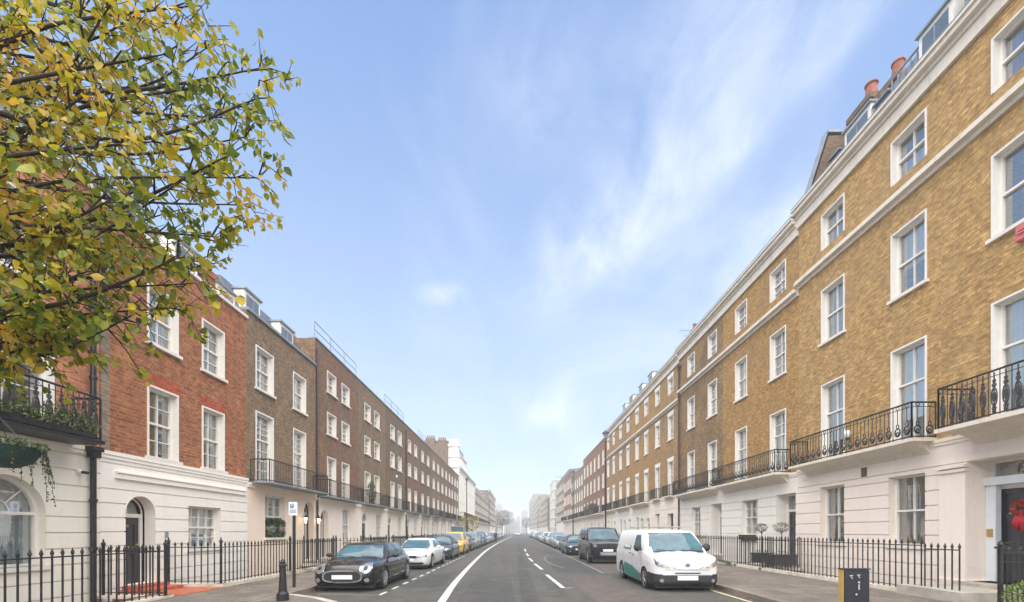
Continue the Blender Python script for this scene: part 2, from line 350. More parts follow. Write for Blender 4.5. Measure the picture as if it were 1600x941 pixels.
# ------------------------------------------------------------------ mesh helpers
class MB:
    def __init__(s): s.v = []; s.f = []; s.m = []; s.cur = 0
    def vert(s, *p): s.v.append(tuple(p)); return len(s.v) - 1
    def face(s, idx): s.f.append(tuple(idx)); s.m.append(s.cur)
    def quad(s, a, b, c, d): s.face([s.vert(*a), s.vert(*b), s.vert(*c), s.vert(*d)])
    def poly(s, pts): s.face([s.vert(*p) for p in pts])
    def box(s, x0, x1, y0, y1, z0, z1):
        i = len(s.v)
        s.v += [(x0, y0, z0), (x1, y0, z0), (x1, y1, z0), (x0, y1, z0), (x0, y0, z1), (x1, y0, z1), (x1, y1, z1), (x0, y1, z1)]
        for f in ((0, 3, 2, 1), (4, 5, 6, 7), (0, 1, 5, 4), (1, 2, 6, 5), (2, 3, 7, 6), (3, 0, 4, 7)):
            s.face([i + k for k in f])
    def tube(s, pts, r, n=6, caps=True):
        pts = [Vector(p) for p in pts]; rs = r if isinstance(r, (list, tuple)) else [r] * len(pts)
        rings = []
        up = Vector((0, 0, 1))
        for i, p in enumerate(pts):
            t = (pts[min(i + 1, len(pts) - 1)] - pts[max(i - 1, 0)])
            if t.length < 1e-9: t = Vector((0, 0, 1))
            t.normalize()
            a = t.cross(up)
            if a.length < 0.05: a = t.cross(Vector((0, 1, 0)))
            a.normalize(); b = t.cross(a)
            rings.append([s.vert(*(p + (a * math.cos(2 * math.pi * j / n) + b * math.sin(2 * math.pi * j / n)) * rs[i])) for j in range(n)])
        for A, B in zip(rings, rings[1:]):
            for j in range(n): s.face([A[j], A[(j + 1) % n], B[(j + 1) % n], B[j]])
        if caps: s.face(rings[0][::-1]); s.face(rings[-1])
    def lathe(s, c, prof, n=12, axis='z'):
        rings = []
        for r, h in prof:
            ring = []
            for j in range(n):
                a = 2 * math.pi * j / n; ca, sa = math.cos(a) * r, math.sin(a) * r
                p = {'z': (ca, sa, h), 'y': (ca, h, sa), 'x': (h, ca, sa)}[axis]
                ring.append(s.vert(c[0] + p[0], c[1] + p[1], c[2] + p[2]))
            rings.append(ring)
        for A, B in zip(rings, rings[1:]):
            for j in range(n): s.face([A[j], A[(j + 1) % n], B[(j + 1) % n], B[j]])
        s.face(rings[0][::-1]); s.face(rings[-1])
    def mesh(s, name, mats, smooth=False, fixn=False):
        me = bpy.data.meshes.new(name)
        me.from_pydata(s.v, [], s.f)
        for m in (mats if isinstance(mats, (list, tuple)) else [mats]): me.materials.append(m)
        me.polygons.foreach_set('material_index', s.m)
        if smooth: me.polygons.foreach_set('use_smooth', [True] * len(s.f))
        me.update()
        if fixn:
            bm = bmesh.new(); bm.from_mesh(me); bmesh.ops.recalc_face_normals(bm, faces=bm.faces); bm.to_mesh(me); bm.free()
        return me
    def build(s, name, mats, parent=None, loc=(0, 0, 0), rotz=0, **k):
        return put(name, s.mesh(name, mats, **k), parent, loc, rotz)

def put(name, me, parent=None, loc=(0, 0, 0), rotz=0):
    o = bpy.data.objects.new(name, me); COL.objects.link(o)
    o.location = loc; o.rotation_euler = (0, 0, rotz)
    if parent is not None: o.parent = parent
    return o
def tag(o, label=None, cat=None, group=None, kind=None):
    if label: o['label'] = label
    if cat: o['category'] = cat
    if group: o['group'] = group
    if kind: o['kind'] = kind
    return o
def thing(name, label, cat, loc=(0, 0, 0), rotz=0, group=None):
    return tag(put(name, None, None, loc, rotz), label, cat, group)
def kids(o): return [c for c in bpy.data.objects if c.parent == o]
def copy_tree(src, tree, parent=None):
    c = src.copy(); COL.objects.link(c); c.parent = parent
    for ch in tree.get(src.name, []): copy_tree(ch, tree, c)
    return c
def tree_of(root):
    t = {}
    for o in bpy.data.objects:
        if o.parent: t.setdefault(o.parent.name, []).append(o)
    return t
def bevel_mesh(me, w=0.01, seg=2):
    bm = bmesh.new(); bm.from_mesh(me)
    bmesh.ops.remove_doubles(bm, verts=bm.verts, dist=1e-5)
    bmesh.ops.bevel(bm, geom=[e for e in bm.edges if len(e.link_faces) == 2 and e.calc_face_angle() > 0.5], offset=w, segments=seg, affect='EDGES')
    bm.to_mesh(me); bm.free()

# ------------------------------------------------------------------ street geometry
XL, XR = -9.8, 11.4             # facade planes
FL, FR = -8.2, 9.8              # railing lines
KL, KR = -5.65, 5.75            # kerbs
YN, YF = -14.0, 620.0
P = 0.12

def sheet(name, pts, z, mat, label=None):
    m = MB(); m.poly([(x, y, z) for x, y in pts]); o = m.build(name, mat); tag(o, kind='structure'); return o
sheet('ground', [(-2500, -800), (2500, -800), (2500, 4500), (-2500, 4500)], -2.6, M_GROUND)
m = MB(); m.poly([(KL - 0.05, YN, 0), (KR + 0.05, YN, 0), (KR + 0.05, YF, 0), (KL - 0.05, YF, 0)])
m.box(KL - 0.05, KR + 0.05, YN, YF, -2.6, -0.02)
tag(m.build('road', M_ROAD), kind='structure')
def slab(name, x0, x1, y0, y1, top, mat, bottom=-2.6):
    m = MB(); m.box(x0, x1, y0, y1, bottom, top); o = m.build(name, mat); tag(o, kind='structure'); return o
slab('pavement', FL - 0.25, KL - 0.16, YN, YF, P, M_PAVE)
slab('pavement', KR + 0.16, FR + 0.25, YN, YF, P, M_PAVE)
# kerb stones in lengths
for x0, x1 in ((KL - 0.157, KL), (KR, KR + 0.157)):
    m = MB(); y = YN; k = 0
    while y < 160:
        L = 0.9
        m.box(x0, x1, y + 0.004, y + L - 0.004, -0.3, P + 0.004 + rnd.uniform(-0.003, 0.003)); y += L; k += 1
    m.box(x0, x1, 160, YF, -0.3, P + 0.002)
    tag(m.build('kerb', M_KERB), kind='structure')
# pavement build-out on the left, in front of the first parked car
bo = [(KL + 0.01, 10.75), (-5.35, 10.62), (-4.6, 10.15), (-3.95, 9.55), (-3.45, 8.8), (-3.2, 7.8), (-3.15, 6), (-3.15, -6), (KL + 0.01, -6)]
def prism(m, pts, z0, z1):
    n = len(pts); a = [m.vert(x, y, z0) for x, y in pts]; b = [m.vert(x, y, z1) for x, y in pts]
    m.face(a); m.face(b[::-1])
    for i in range(n): m.face([a[i], a[(i + 1) % n], b[(i + 1) % n], b[i]])
m = MB(); prism(m, [(x - 0.0, y - 0.0) for x, y in bo], -0.2, P + 0.004)
tag(m.build('kerb', M_STONE, fixn=True), kind='structure')
inner = [(KL + 0.012, 10.55), (-5.4, 10.45), (-4.7, 10.0), (-4.1, 9.43), (-3.62, 8.72), (-3.38, 7.75), (-3.33, 6), (-3.33, -5.8), (KL + 0.012, -5.8)]
m = MB(); prism(m, inner, 0.05, P + 0.009); tag(m.build('pavement', M_PAVE, fixn=True), kind='structure')

# markings -------------------------------------------------------
def strip_path(name, pts, w, mat, z=0.004):
    m = MB(); L = []; Rr = []
    for i, (x, y) in enumerate(pts):
        a = Vector(pts[max(i - 1, 0)]); b = Vector(pts[min(i + 1, len(pts) - 1)]); t = (b - a).normalized(); n = Vector((t.y, -t.x)) * w / 2
        L.append((x - n.x, y - n.y, z)); Rr.append((x + n.x, y + n.y, z))
    for i in range(len(pts) - 1): m.quad(L[i], Rr[i], Rr[i + 1], L[i + 1])
    return tag(m.build(name, mat), kind='structure')
def smooth_pts(pts, n=8):
    out = []
    for i in range(len(pts) - 1):
        p0 = Vector(pts[max(i - 1, 0)]); p1 = Vector(pts[i]); p2 = Vector(pts[i + 1]); p3 = Vector(pts[min(i + 2, len(pts) - 1)])
        for k in range(n):
            t = k / n
            out.append(tuple(0.5 * ((2 * p1) + (-p0 + p2) * t + (2 * p0 - 5 * p1 + 4 * p2 - p3) * t * t + (-p0 + 3 * p1 - 3 * p2 + p3) * t ** 3)))
    out.append(tuple(pts[-1])); return out
strip_path('road_marking', smooth_pts([(-1.35, 4), (-1.78, 10.3), (-2.05, 15), (-2.36, 23.9), (-2.7, 38.7), (-2.75, 60), (-2.45, 100), (-2.1, 140), (-1.9, 260)]), 0.19, M_LINE)
for a, b in (((1.35, 12.75), (1.13, 16.7)), ((1.09, 19.0), (0.9, 22.4)), ((0.86, 24.1), (0.74, 27.2)), ((0.76, 29.5), (0.72, 33.0)), ((0.72, 36.5), (0.73, 41.5)), ((1.65, 5), (1.45, 8.6))):
    strip_path('road_marking', [a, b], 0.13, M_LINE)
strip_path('road_marking', [(1.33, 12.72), (1.62, 12.8)], 0.16, M_LINEW, 0.0045)
y = 11.3
while y < 90:
    strip_path('road_marking', [(-3.58, y), (-3.58, y + 0.62)], 0.09, M_LINE if y < 30 else M_LINEW); y += 1.18
strip_path('road_marking', [(-5.3, 11.55), (-3.5, 11.3)], 0.07, M_LINEW)
strip_path('road_marking', [(5.47, -5), (5.47, 12.4)], 0.09, M_YEL)
strip_path('road_marking', [(3.42, 17.2), (3.40, 200)], 0.09, M_LINEW, 0.0085)
arc = [(3.0 + 1.35 * math.cos(t), 25 + 7.0 * math.sin(t)) for t in [R(a) for a in range(85, 235, 6)]]
strip_path('road_marking', arc, 0.14, M_LINEF, 0.0075)
def patch(pts, mat, z=0.0035):
    m = MB(); m.poly([(x, y, z) for x, y in pts]); tag(m.build('road_patch', mat), kind='structure')
patch([(1.6, 17.5), (3.6, 17.3), (3.9, 25.5), (2.9, 28.2), (1.75, 26)], M_ROADD)
patch([(1.9, 9.2), (3.4, 9.6), (3.5, 16.4), (2.2, 16.9), (1.7, 13)], M_ROADR)
patch([(-3.3, 13.0), (-2.2, 13.2), (-2.35, 17.2), (-3.35, 17.0)], M_ROADD)
patch([(-1.4, 9.0), (0.0, 9.2), (-0.2, 15), (-1.5, 14.4)], M_ROADD, 0.0015)
patch([(1.2, 44), (3.2, 43.7), (3.3, 57), (1.3, 57)], M_ROADR)
patch([(0.10, 9.0), (0.55, 9.0), (0.30, 60), (-0.1, 60)], M_ROADD, 0.0025)
patch([(-0.9, 17.5), (0.0, 17.7), (-0.1, 18.6), (-1.0, 18.5)], M_ROADR, 0.0055)
patch([(-3.1, 21.0), (-2.5, 21.1), (-2.6, 30), (-3.2, 30)], M_ROADR, 0.0045)
patch([(2.2, 29.5), (3.1, 29.4), (3.1, 37), (2.25, 37.2)], M_ROADD)
patch([(-1.5, 31), (.3, 31.2), (.2, 36), (-1.5, 35.8)], M_ROADR, 0.005)
patch([(3.5, 16.9), (5.6, 16.9), (5.6, 22), (3.5, 21.6)], M_ROADR, 0.0055)
for x, y in ((5.5, 19.6), (-5.42, 24.4)):
    m = MB(); m.box(x - .2, x + .2, y - .22, y + .22, 0.001, .007)
    for q_ in range(6): m.box(x - .18, x + .18, y - .2 + q_ * .075, y - .17 + q_ * .075, .0075, .012)
    tag(m.build('drain_grate', M_IRON), 'iron drain grate in the gutter by the ' + ('right kerb behind the white van' if x > 0 else 'left kerb before the grey hatchback'), 'drain')
for x, y in ((0.4, 19.3), (-2.9, 26.5)):
    m = MB(); m.lathe((x, y, 0.002), [(0.0, 0.004), (0.3, 0.004), (0.31, 0.0)], 20)
    tag(m.build('manhole_cover', M_TRIMD), 'round iron cover set in the road, ' + ('right of the solid line' if x > 0 else 'left of the solid line'), 'manhole cover')

# ------------------------------------------------------------------ house kit
CURTS = ['net', 'net', 'pair', 'blind', 'half', None, 'left', 'net']
def wall_grid(m, xs, zs, depth, reveal=0.24, ends=True):
    """vertical sheet in the xz plane; depth(x,z)-> y offset (negative = outward) or None for an opening"""
    xs = sorted(set(round(x, 4) for x in xs)); zs = sorted(set(round(z, 4) for z in zs))
    nx, nz = len(xs) - 1, len(zs) - 1
    D = [[depth((xs[i] + xs[i + 1]) / 2, (zs[j] + zs[j + 1]) / 2) for j in range(nz)] for i in range(nx)]
    def dd(i, j):
        if i < 0 or j < 0 or i >= nx or j >= nz: return 'edge'
        return D[i][j]
    for i in range(nx):
        for j in range(nz):
            d = D[i][j]
            if d is None: continue
            x0, x1, z0, z1 = xs[i], xs[i + 1], zs[j], zs[j + 1]
            m.quad((x0, d, z0), (x1, d, z0), (x1, d, z1), (x0, d, z1))
            for (di, dj, a, b) in ((-1, 0, (x0, z1), (x0, z0)), (1, 0, (x1, z0), (x1, z1)), (0, -1, (x0, z0), (x1, z0)), (0, 1, (x1, z1), (x0, z1))):
                e = dd(i + di, j + dj)
                if e == 'edge':
                    e = 0.05 if d < 0.05 else d
                elif e is None: e = reveal
                if e > d + 1e-5:
                    m.quad((a[0], d, a[1]), (a[0], e, a[1]), (b[0], e, b[1]), (b[0], d, b[1]))

WCACHE = {}
def win_meshes(w, h, nx, nz, sur, dep, curt, arch=False):
    key = (round(w, 3), round(h, 3), nx, nz, sur, dep, curt, arch)
    if key in WCACHE: return WCACHE[key]
    out = {}
    b = 0.05 if sur else 0.0
    if sur:      # white lining of the opening, slightly proud of the brick
        m = MB(); p = -0.025
        m.box(-w / 2, -w / 2 + b, p, dep, 0, h); m.box(w / 2 - b, w / 2, p, dep, 0, h)
        m.box(-w / 2 + b, w / 2 - b, p, dep, h - b, h)
        out['surround'] = m.mesh('surround', M_PAINT)
    iw, f = w - 2 * b, 0.055
    m = MB(); y0, y1 = dep - 0.06, dep + 0.03
    x0, x1 = -iw / 2, iw / 2
    top = h - b
    if arch:
        spring = h - w / 2
        m.box(x0, x0 + f, y0, y1, 0, spring); m.box(x1 - f, x1, y0, y1, 0, spring)
        n = 16; r = w / 2
        for i in range(n):
            a0, a1 = math.pi * i / n, math.pi * (i + 1) / n
            P0 = [(math.cos(a) * q, spring + math.sin(a) * q) for a, q in ((a0, r), (a1, r), (a1, r - f), (a0, r - f))]
            m.poly([(x, y0, z) for x, z in P0][::-1])
            m.quad((P0[3][0], y0, P0[3][1]), (P0[3][0], y1, P0[3][1]), (P0[2][0], y1, P0[2][1]), (P0[2][0], y0, P0[2][1]))
        for a in (45, 90, 135):
            m.tube([(math.cos(R(a)) * 0.36 * r, dep - 0.02, spring + math.sin(R(a)) * 0.36 * r), (math.cos(R(a)) * (r - 0.02), dep - 0.02, spring + math.sin(R(a)) * (r - 0.02))], 0.011, 4)
        m.tube([(math.cos(R(a)) * 0.36 * r, dep - 0.02, spring + math.sin(R(a)) * 0.36 * r) for a in range(0, 181, 15)], 0.011, 4)
        m.box(x0 + f, x1 - f, y0, y1, spring - 0.03, spring + 0.03); rail = spring
        m.box(-0.03, 0.03, y0 + 0.02, y1, 0, spring)
    else:
        m.box(x0, x0 + f, y0, y1, 0, top); m.box(x1 - f, x1, y0, y1, 0, top)
        m.box(x0 + f, x1 - f, y0, y1, top - f, top)
        rail = top * (0.5 if h < 2.3 else 0.62)
        m.box(x0 + f, x1 - f, y0 - 0.01, y1, rail - 0.025, rail + 0.03)
        g = 0.011
        for i in range(1, nx):
            xx = x0 + f + (iw - 2 * f) * i / nx
            m.box(xx - g, xx + g, y0 + 0.02, y1 - 0.01, f, rail - 0.025); m.box(xx - g, xx + g, y0 + 0.01, y1 - 0.02, rail + 0.03, top - f)
        for j in range(1, nz):
            for lo, hi in ((f, rail - 0.025), (rail + 0.03, top - f)):
                zz = lo + (hi - lo) * j / nz
                m.box(x0 + f, x1 - f, y0 + 0.025, y1 - 0.015, zz - g, zz + g)
    m.box(x0 + f, x1 - f, y0, y1, 0, f)
    out['frame'] = m.mesh('window', M_PAINT)
    m = MB(); gy = dep + 0.005
    if arch:
        spring = h - w / 2; r = w / 2 - 0.03
        m.poly([(x0 + .03, gy, 0.03), (x1 - .03, gy, 0.03)] + [(math.cos(math.pi * i / 16) * r, gy, spring + math.sin(math.pi * i / 16) * r) for i in range(17)])
    else:
        m.quad((x0 + .03, gy, 0.03), (x1 - .03, gy, 0.03), (x1 - .03, gy, top - .03), (x0 + .03, gy, top - .03))
    out['pane'] = m.mesh('pane', M_GLASS)
    if curt:
        m = MB(); yy = dep + 0.16; n = 26
        spans = {'net': [(x0, x1)], 'pair': [(x0, x0 + iw * 0.3), (x1 - iw * 0.3, x1)], 'half': [(x0, x1)], 'left': [(x0, x0 + iw * .62)], 'blind': [(x0, x1)], 'arch': [(x0, x1)]}[curt]
        zb = {'blind': top * 0.45, 'half': top * 0.0}.get(curt, 0.0)
        zt = {'half': rail}.get(curt, top)
        for a, c in spans:
            pr = []
            for i in range(n + 1):
                t = i / n
                yo = 0.0 if curt == 'blind' else 0.022 * math.sin(t * (c - a) * 55) + 0.008 * math.sin(t * (c - a) * 131 + 1)
                pr.append((a + (c - a) * t, yy + yo))
            for (p, q) in zip(pr, pr[1:]):
                m.quad((p[0], p[1], zb), (q[0], q[1], zb), (q[0], q[1], zt), (p[0], p[1], zt))
        out['curtain'] = m.mesh('curtain', M_CURTD if curt in ('pair', 'left') else M_CURT, smooth=True)
    m = MB()     # flat sheet behind the glass, the room's dimness put into its colour
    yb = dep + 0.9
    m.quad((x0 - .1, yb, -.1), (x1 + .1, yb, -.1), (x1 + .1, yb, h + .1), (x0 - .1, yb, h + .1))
    out['room'] = m.mesh('dark_room_backplate', M_ROOM)
    WCACHE[key] = out; return out

SILLC = {}
def add_window(root, x, z, w, h, nx=2, nz=2, sur=True, dep=0.2, curt='net', arch=False, sill=True, sillm=None, room=True):
    ms = win_meshes(w, h, nx, nz, sur, dep, curt, arch)
    f = put('window', ms['frame'], root, (x, 0, z))
    put('pane', ms['pane'], f)
    if 'surround' in ms: put('surround', ms['surround'], f)
    if 'curtain' in ms: put('curtain', ms['curtain'], f)
    if room: put('dark_room_backplate', ms['room'], f)
    if sill:
        k = round(w, 3)
        if k not in SILLC:
            m = MB(); m.box(-w / 2 - 0.07, w / 2 + 0.07, -0.09, 0.16, -0.085, 0.0); SILLC[k] = m.mesh('sill', sillm or M_SILL)
        put('sill', SILLC[k], f)
    return f

def add_door(root, x, z, w, h, dep, arch=False, mat=None, leaf_h=2.15, frame=None):
    mat = mat or M_DOOR
    fr = frame or M_PAINT
    top = h
    m = MB(); lw = w - 0.16
    # leaf with six sunk panels
    xs = [-lw / 2, -lw / 2 + .12, -.05, .05, lw / 2 - .12, lw / 2]
    zs = [0, .18, .72, .84, 1.55, 1.66, leaf_h - .12, leaf_h]
    def dpt(px, pz):
        inx = (-lw / 2 + .12 < px < -.05) or (.05 < px < lw / 2 - .12)
        inz = (.18 < pz < .72) or (.84 < pz < 1.55) or (1.66 < pz < leaf_h - .12)
        return dep + 0.02 if (inx and inz) else dep
    wall_grid(m, xs, zs, dpt, ends=False)
    d = m.build('door', mat, root, (x, 0, z))
    m = MB(); m.lathe((lw / 2 - .1, dep - .05, 1.0), [(0.0, -.02), (.028, -.01), (.028, .02), (0.012, .03), (0.012, .06)], 10, 'y')
    m.build('handle', M_BRASS, d)
    m = MB(); m.box(-.09, .09, dep - .012, dep - .002, 0.92, 0.97); m.build('letter_plate', M_BRASS, d)
    m = MB(); m.lathe((0, dep - .035, 1.5), [(0, -.01), (.035, -.005), (.035, .01), (0, .03)], 10, 'y'); m.build('knocker', M_BRASS, d)
    m = MB()
    m.box(-w / 2, -lw / 2, dep - .05, dep + .1, 0, top - (w / 2 if arch else 0)); m.box(lw / 2, w / 2, dep - .05, dep + .1, 0, top - (w / 2 if arch else 0))
    m.box(-lw / 2, lw / 2, dep - .05, dep + .1, leaf_h + .003, leaf_h + .1)
    if not arch: m.box(-lw / 2, lw / 2, dep - .05, dep + .1, top - .06, top)
    if arch:
        sp = top - w / 2; n = 12; r = w / 2
        for i in range(n):
            a0, a1 = math.pi * i / n, math.pi * (i + 1) / n
            Q = [(math.cos(a) * q, sp + math.sin(a) * q) for a, q in ((a0, r), (a1, r), (a1, r - .06), (a0, r - .06))]
            m.poly([(px, dep - .05, pz) for px, pz in Q][::-1])
        m.tube([(0, dep - .02, leaf_h + .1), (0, dep - .02, top - .05)], .012, 4)
    m.build('door_frame', fr, d)
    m = MB()
    if arch:
        sp = top - w / 2; r = w / 2 - .02
        m.poly([(lw / 2, dep, leaf_h + .08), (lw / 2, dep, sp)] + [(math.cos(math.pi * i / 12) * r, dep, sp + math.sin(math.pi * i / 12) * r) for i in range(13)] + [(-lw / 2, dep, sp), (-lw / 2, dep, leaf_h + .08)])
    else:
        m.quad((-lw / 2, dep, leaf_h + .08), (lw / 2, dep, leaf_h + .08), (lw / 2, dep, top - .03), (-lw / 2, dep, top - .03))
    m.build('fanlight', M_GLASS, d)
    return d

def rail_mesh(L, ret0, ret1, h, style, z0=0.0, dproj=0.7):
    """balcony railing, local x from 0..L at y=0 (front), returns run back to y=dproj"""
    m = MB()
    runs = [((0, 0), (L, 0))]
    if ret0: runs.append(((0, 0), (0, dproj)))
    if ret1: runs.append(((L, 0), (L, dproj)))
    def ring(cx, cy, cz, rx, rz, ux, uy, r=0.010, n=14):
        m.tube([(cx + ux * rx * math.cos(2 * math.pi * k / n), cy + uy * rx * math.cos(2 * math.pi * k / n), cz + rz * math.sin(2 * math.pi * k / n)) for k in range(n + 1)], r, 4, False)
    for (a, b) in runs:
        ln = math.dist(a, b); ux, uy = (b[0] - a[0]) / ln, (b[1] - a[1]) / ln
        P_ = lambda t, z: (a[0] + ux * t, a[1] + uy * t, z)
        m.tube([P_(-0.0, h), P_(ln, h)], 0.024, 6); m.tube([P_(0, 0.05), P_(ln, 0.05)], 0.018, 4)
        if style != 'plain': m.tube([P_(0, h - .12), P_(ln, h - .12)], 0.009, 4)
        sp = {'plain': .12, 'ornate': .235, 'scroll': .30, 'simple': .13}[style]
        n = max(1, round(ln / sp))
        for i in range(n + 1):
            t = ln * i / n
            post = i in (0, n)
            m.tube([P_(t, 0), P_(t, h)], 0.022 if post else (0.013 if style != 'plain' else .009), 5 if post else 4)
            if i == n or style in ('plain', 'simple'): continue
            tm = t + ln / n / 2
            cx, cy, _ = P_(tm, 0)
            if style == 'ornate':
                ring(cx, cy, h * .42, .058, .20, ux, uy, .019); ring(cx, cy, h * .42, .026, .12, ux, uy, .014, 8)
                for zc, rr in ((h * .42 + .26, .04), (h * .42 - .25, .04), (h * .42 + .35, .028), (h*.42 - .32, .032)): ring(cx, cy, zc, rr, rr, ux, uy, .016, 8)
                m.tube([(cx, cy, 0.05), (cx, cy, h * .96)], 0.018, 4)
            elif style == 'scroll':
                ring(cx, cy, .24, .085, .11, ux, uy, .022); ring(cx, cy, .20, .04, .05, ux, uy, .022, 8)
                ring(cx, cy, .41, .04, .06, ux, uy, .016, 8)
                m.tube([(cx, cy, 0.45), (cx, cy, h - .12)], 0.013, 4); ring(cx, cy, h - .06, .05, .045, ux, uy, .011, 8)
                m.tube([P_(t + ln / n * .5, h - .12), P_(t + ln / n * .3, h - .06), P_(t + ln / n * .5, h)], .008, 4)
    return m

def add_balcony(root, x0, x1, z, proj, h, style, slabmat, thick=0.09, ret=(True, True), soffit=True, iron=None):
    """x0..x1 local, z = slab top; slab projects outward (-y)"""
    m = MB(); m.box(x0 - .06, x1 + .06, -proj - .05, -.001, z - thick, z)
    if soffit:   # cove below the slab
        n = 5; w0 = x0 + .12; w1 = x1 - .12
        pr = [(-proj * .86, z - thick), (-proj * .6, z - thick - .05), (-proj * .3, z - thick - .14), (-0.06, z - thick - .3), (-.004, z - thick - .33)]
        for (a, b), (c, d) in zip(pr, pr[1:]): m.quad((w0, a, b), (w0, c, d), (w1, c, d), (w1, a, b))
        for xx in (w0, w1): m.poly([(xx, a, b) for a, b in pr] + [(xx, -.004, z - thick)])
    b = m.build('balcony', slabmat, root)
    r = rail_mesh(x1 - x0, ret[0], ret[1], h, style, dproj=proj)
    ro = r.build('railing', iron or M_IRON, b, (x0, -proj, z))
    return b

BIG = {}
def house(label, side, y0, y1, H, hs, bmat, smat, wins, grooves=None, plainz=None, name='terraced_house', group=None, base=-2.6,
          pil=None, cornice=None, strings=(), roof='flat', D=8.5, cat='house', arches=(), pipe=None, corn_mat=None, lintel=None, X=None, extra_depth=None, party=True):
    """wins: dicts c (world y centre) w z0 z1 kind ..."""
    X = X if X is not None else (XL if side == 'L' else XR)
    Wd = y1 - y0
    root = thing(name, label, cat, (X, y0 if side == 'L' else y1, 0), R(90) if side == 'L' else R(-90), group)
    tox = (lambda y: y - y0) if side == 'L' else (lambda y: y1 - y)
    ops = []
    for w in wins:
        c = tox(w['c']); ops.append((c - w['w'] / 2, c + w['w'] / 2, w['z0'], w['z1'], w))
    def hole(x, z):
        return any(a < x < b and c < z < d for a, b, c, d, _ in ops)
    # ground floor render
    g = list(grooves or []); gw = 0.03
    xs = [0, Wd]; zs = [base, hs]
    for a, b, c, d, _ in ops:
        if c < hs: xs += [a, b]; zs += [c, min(d, hs)]
    for q in g: zs += [q - gw / 2, q + gw / 2]
    pils = pil or []
    for a, b, _, _ in pils: xs += [a, b]
    def dp(x, z):
        if hole(x, z): return None
        for a, b, zz, pr in pils:
            if a < x < b and z < zz: return -pr
        for q in g:
            if abs(z - q) < gw / 2: return 0.0
        return -0.04 if g else 0.0
    m = MB(); rev = max([.26] + [w.get('dep', 0) for w in wins if w.get('kind') == 'door' and w.get('dep', 0) > .45]); wall_grid(m, xs, zs, dp, rev)
    for a, b, c, d, w in ops:      # spandrels of arched openings
        if w.get('arch') and c < hs:
            sp = d - (b - a) / 2; r = (b - a) / 2; cx = (a + b) / 2; n = 16; dd_ = -0.04 if g else 0.0
            for i in range(n):
                t0, t1 = math.pi * i / n, math.pi * (i + 1) / n
                p0 = (cx + r * math.cos(t0), sp + r * math.sin(t0)); p1 = (cx + r * math.cos(t1), sp + r * math.sin(t1))
                m.quad((p0[0], dd_, d), (p0[0], dd_, p0[1]), (p1[0], dd_, p1[1]), (p1[0], dd_, d))
                m.quad((p0[0], dd_, p0[1]), (p0[0], .26, p0[1]), (p1[0], .26, p1[1]), (p1[0], dd_, p1[1]))
    m.build('rendered_wall', smat, root)
    # brick
    if bmat:
        xs = [0, Wd]; zs = [hs, H]
        for a, b, c, d, _ in ops:
            if d > hs: xs += [a, b]; zs += [max(c, hs), d]
        m = MB(); wall_grid(m, xs, zs, lambda x, z: None if hole(x, z) else 0.0, 0.1)
        e = 0.003
        m.quad((e, 0.05, base), (e, D, base), (e, D, H), (e, 0.05, H)); m.quad((Wd - e, 0.05, base), (Wd - e, D, base), (Wd - e, D, H), (Wd - e, 0.05, H))
        m.quad((0, D, base), (Wd, D, base), (Wd, D, H), (0, D, H))
        m.quad((0, .05, H), (Wd, .05, H), (Wd, .33, H), (0, .33, H)); m.quad((e, .33, H - .5), (Wd - e, .33, H - .5), (Wd - e, .33, H), (e, .33, H))
        m.build('brick_wall', bmat, root)
    else:
        m = MB(); e = .003
        m.quad((e, 0.05, base), (e, D, base), (e, D, H), (e, 0.05, H)); m.quad((Wd - e, 0.05, base), (Wd - e, D, base), (Wd - e, D, H), (Wd - e, 0.05, H))
        m.quad((0, D, base), (Wd, D, base), (Wd, D, H), (0, D, H))
        m.build('side_wall', smat, root)
    # coping, cornice, strings
    m = MB(); cm = corn_mat or M_CORN
    if cornice == 'coping':
        m.box(-.0, Wd, -.08, .36, H + .002, H + .1)
        m.build('coping', cm, root)
    elif cornice == 'thin':
        m.box(0, Wd, -.05, .36, H + .002, H + .06); m.build('coping', M_LEAD, root)
    elif cornice == 'big':
        m.box(0, Wd, -.10, -.002, H - .42, H - .06); m.box(0, Wd, -.16, -.004, H - .057, H + .06)
        m.box(0, Wd, -.30, .3, H + .063, H + .2); m.box(0, Wd, -.36, .34, H + .203, H + .27)
        c = m.build('cornice', cm, root)
        m = MB(); m.box(0, Wd, -.33, .4, H + .273, H + .36); m.box(0.003, Wd - .003, -.05, .4, H + .363, H + .62); m.build('gutter', M_LEAD, c)
    for z in strings:
        m = MB(); m.box(0, Wd, -.08, -.002, z, z + .12); m.box(0, Wd, -.22, -.003, z + .123, z + .26)
        c = m.build('string_course', cm, root)
        m = MB(); m.poly([(0, -.2, z + .263), (Wd, -.2, z + .263), (Wd, -.004, z + .36), (0, -.004, z + .36)]); m.poly([(0, -.2, z + .263), (0, -.004, z + .36), (0, -.004, z + .263)]); m.poly([(Wd, -.2, z + .263), (Wd, -.004, z + .36), (Wd, -.004, z + .263)]); m.build('flashing', M_LEAD, c)
    # moulding where render meets brick
    if bmat:
        m = MB(); m.box(0, Wd, -.07, -.001, hs - .14, hs - .06); m.box(0, Wd, -.09, -.002, hs - .057, hs + .03); m.build('band_course', smat, root)
    # roof
    m = MB()
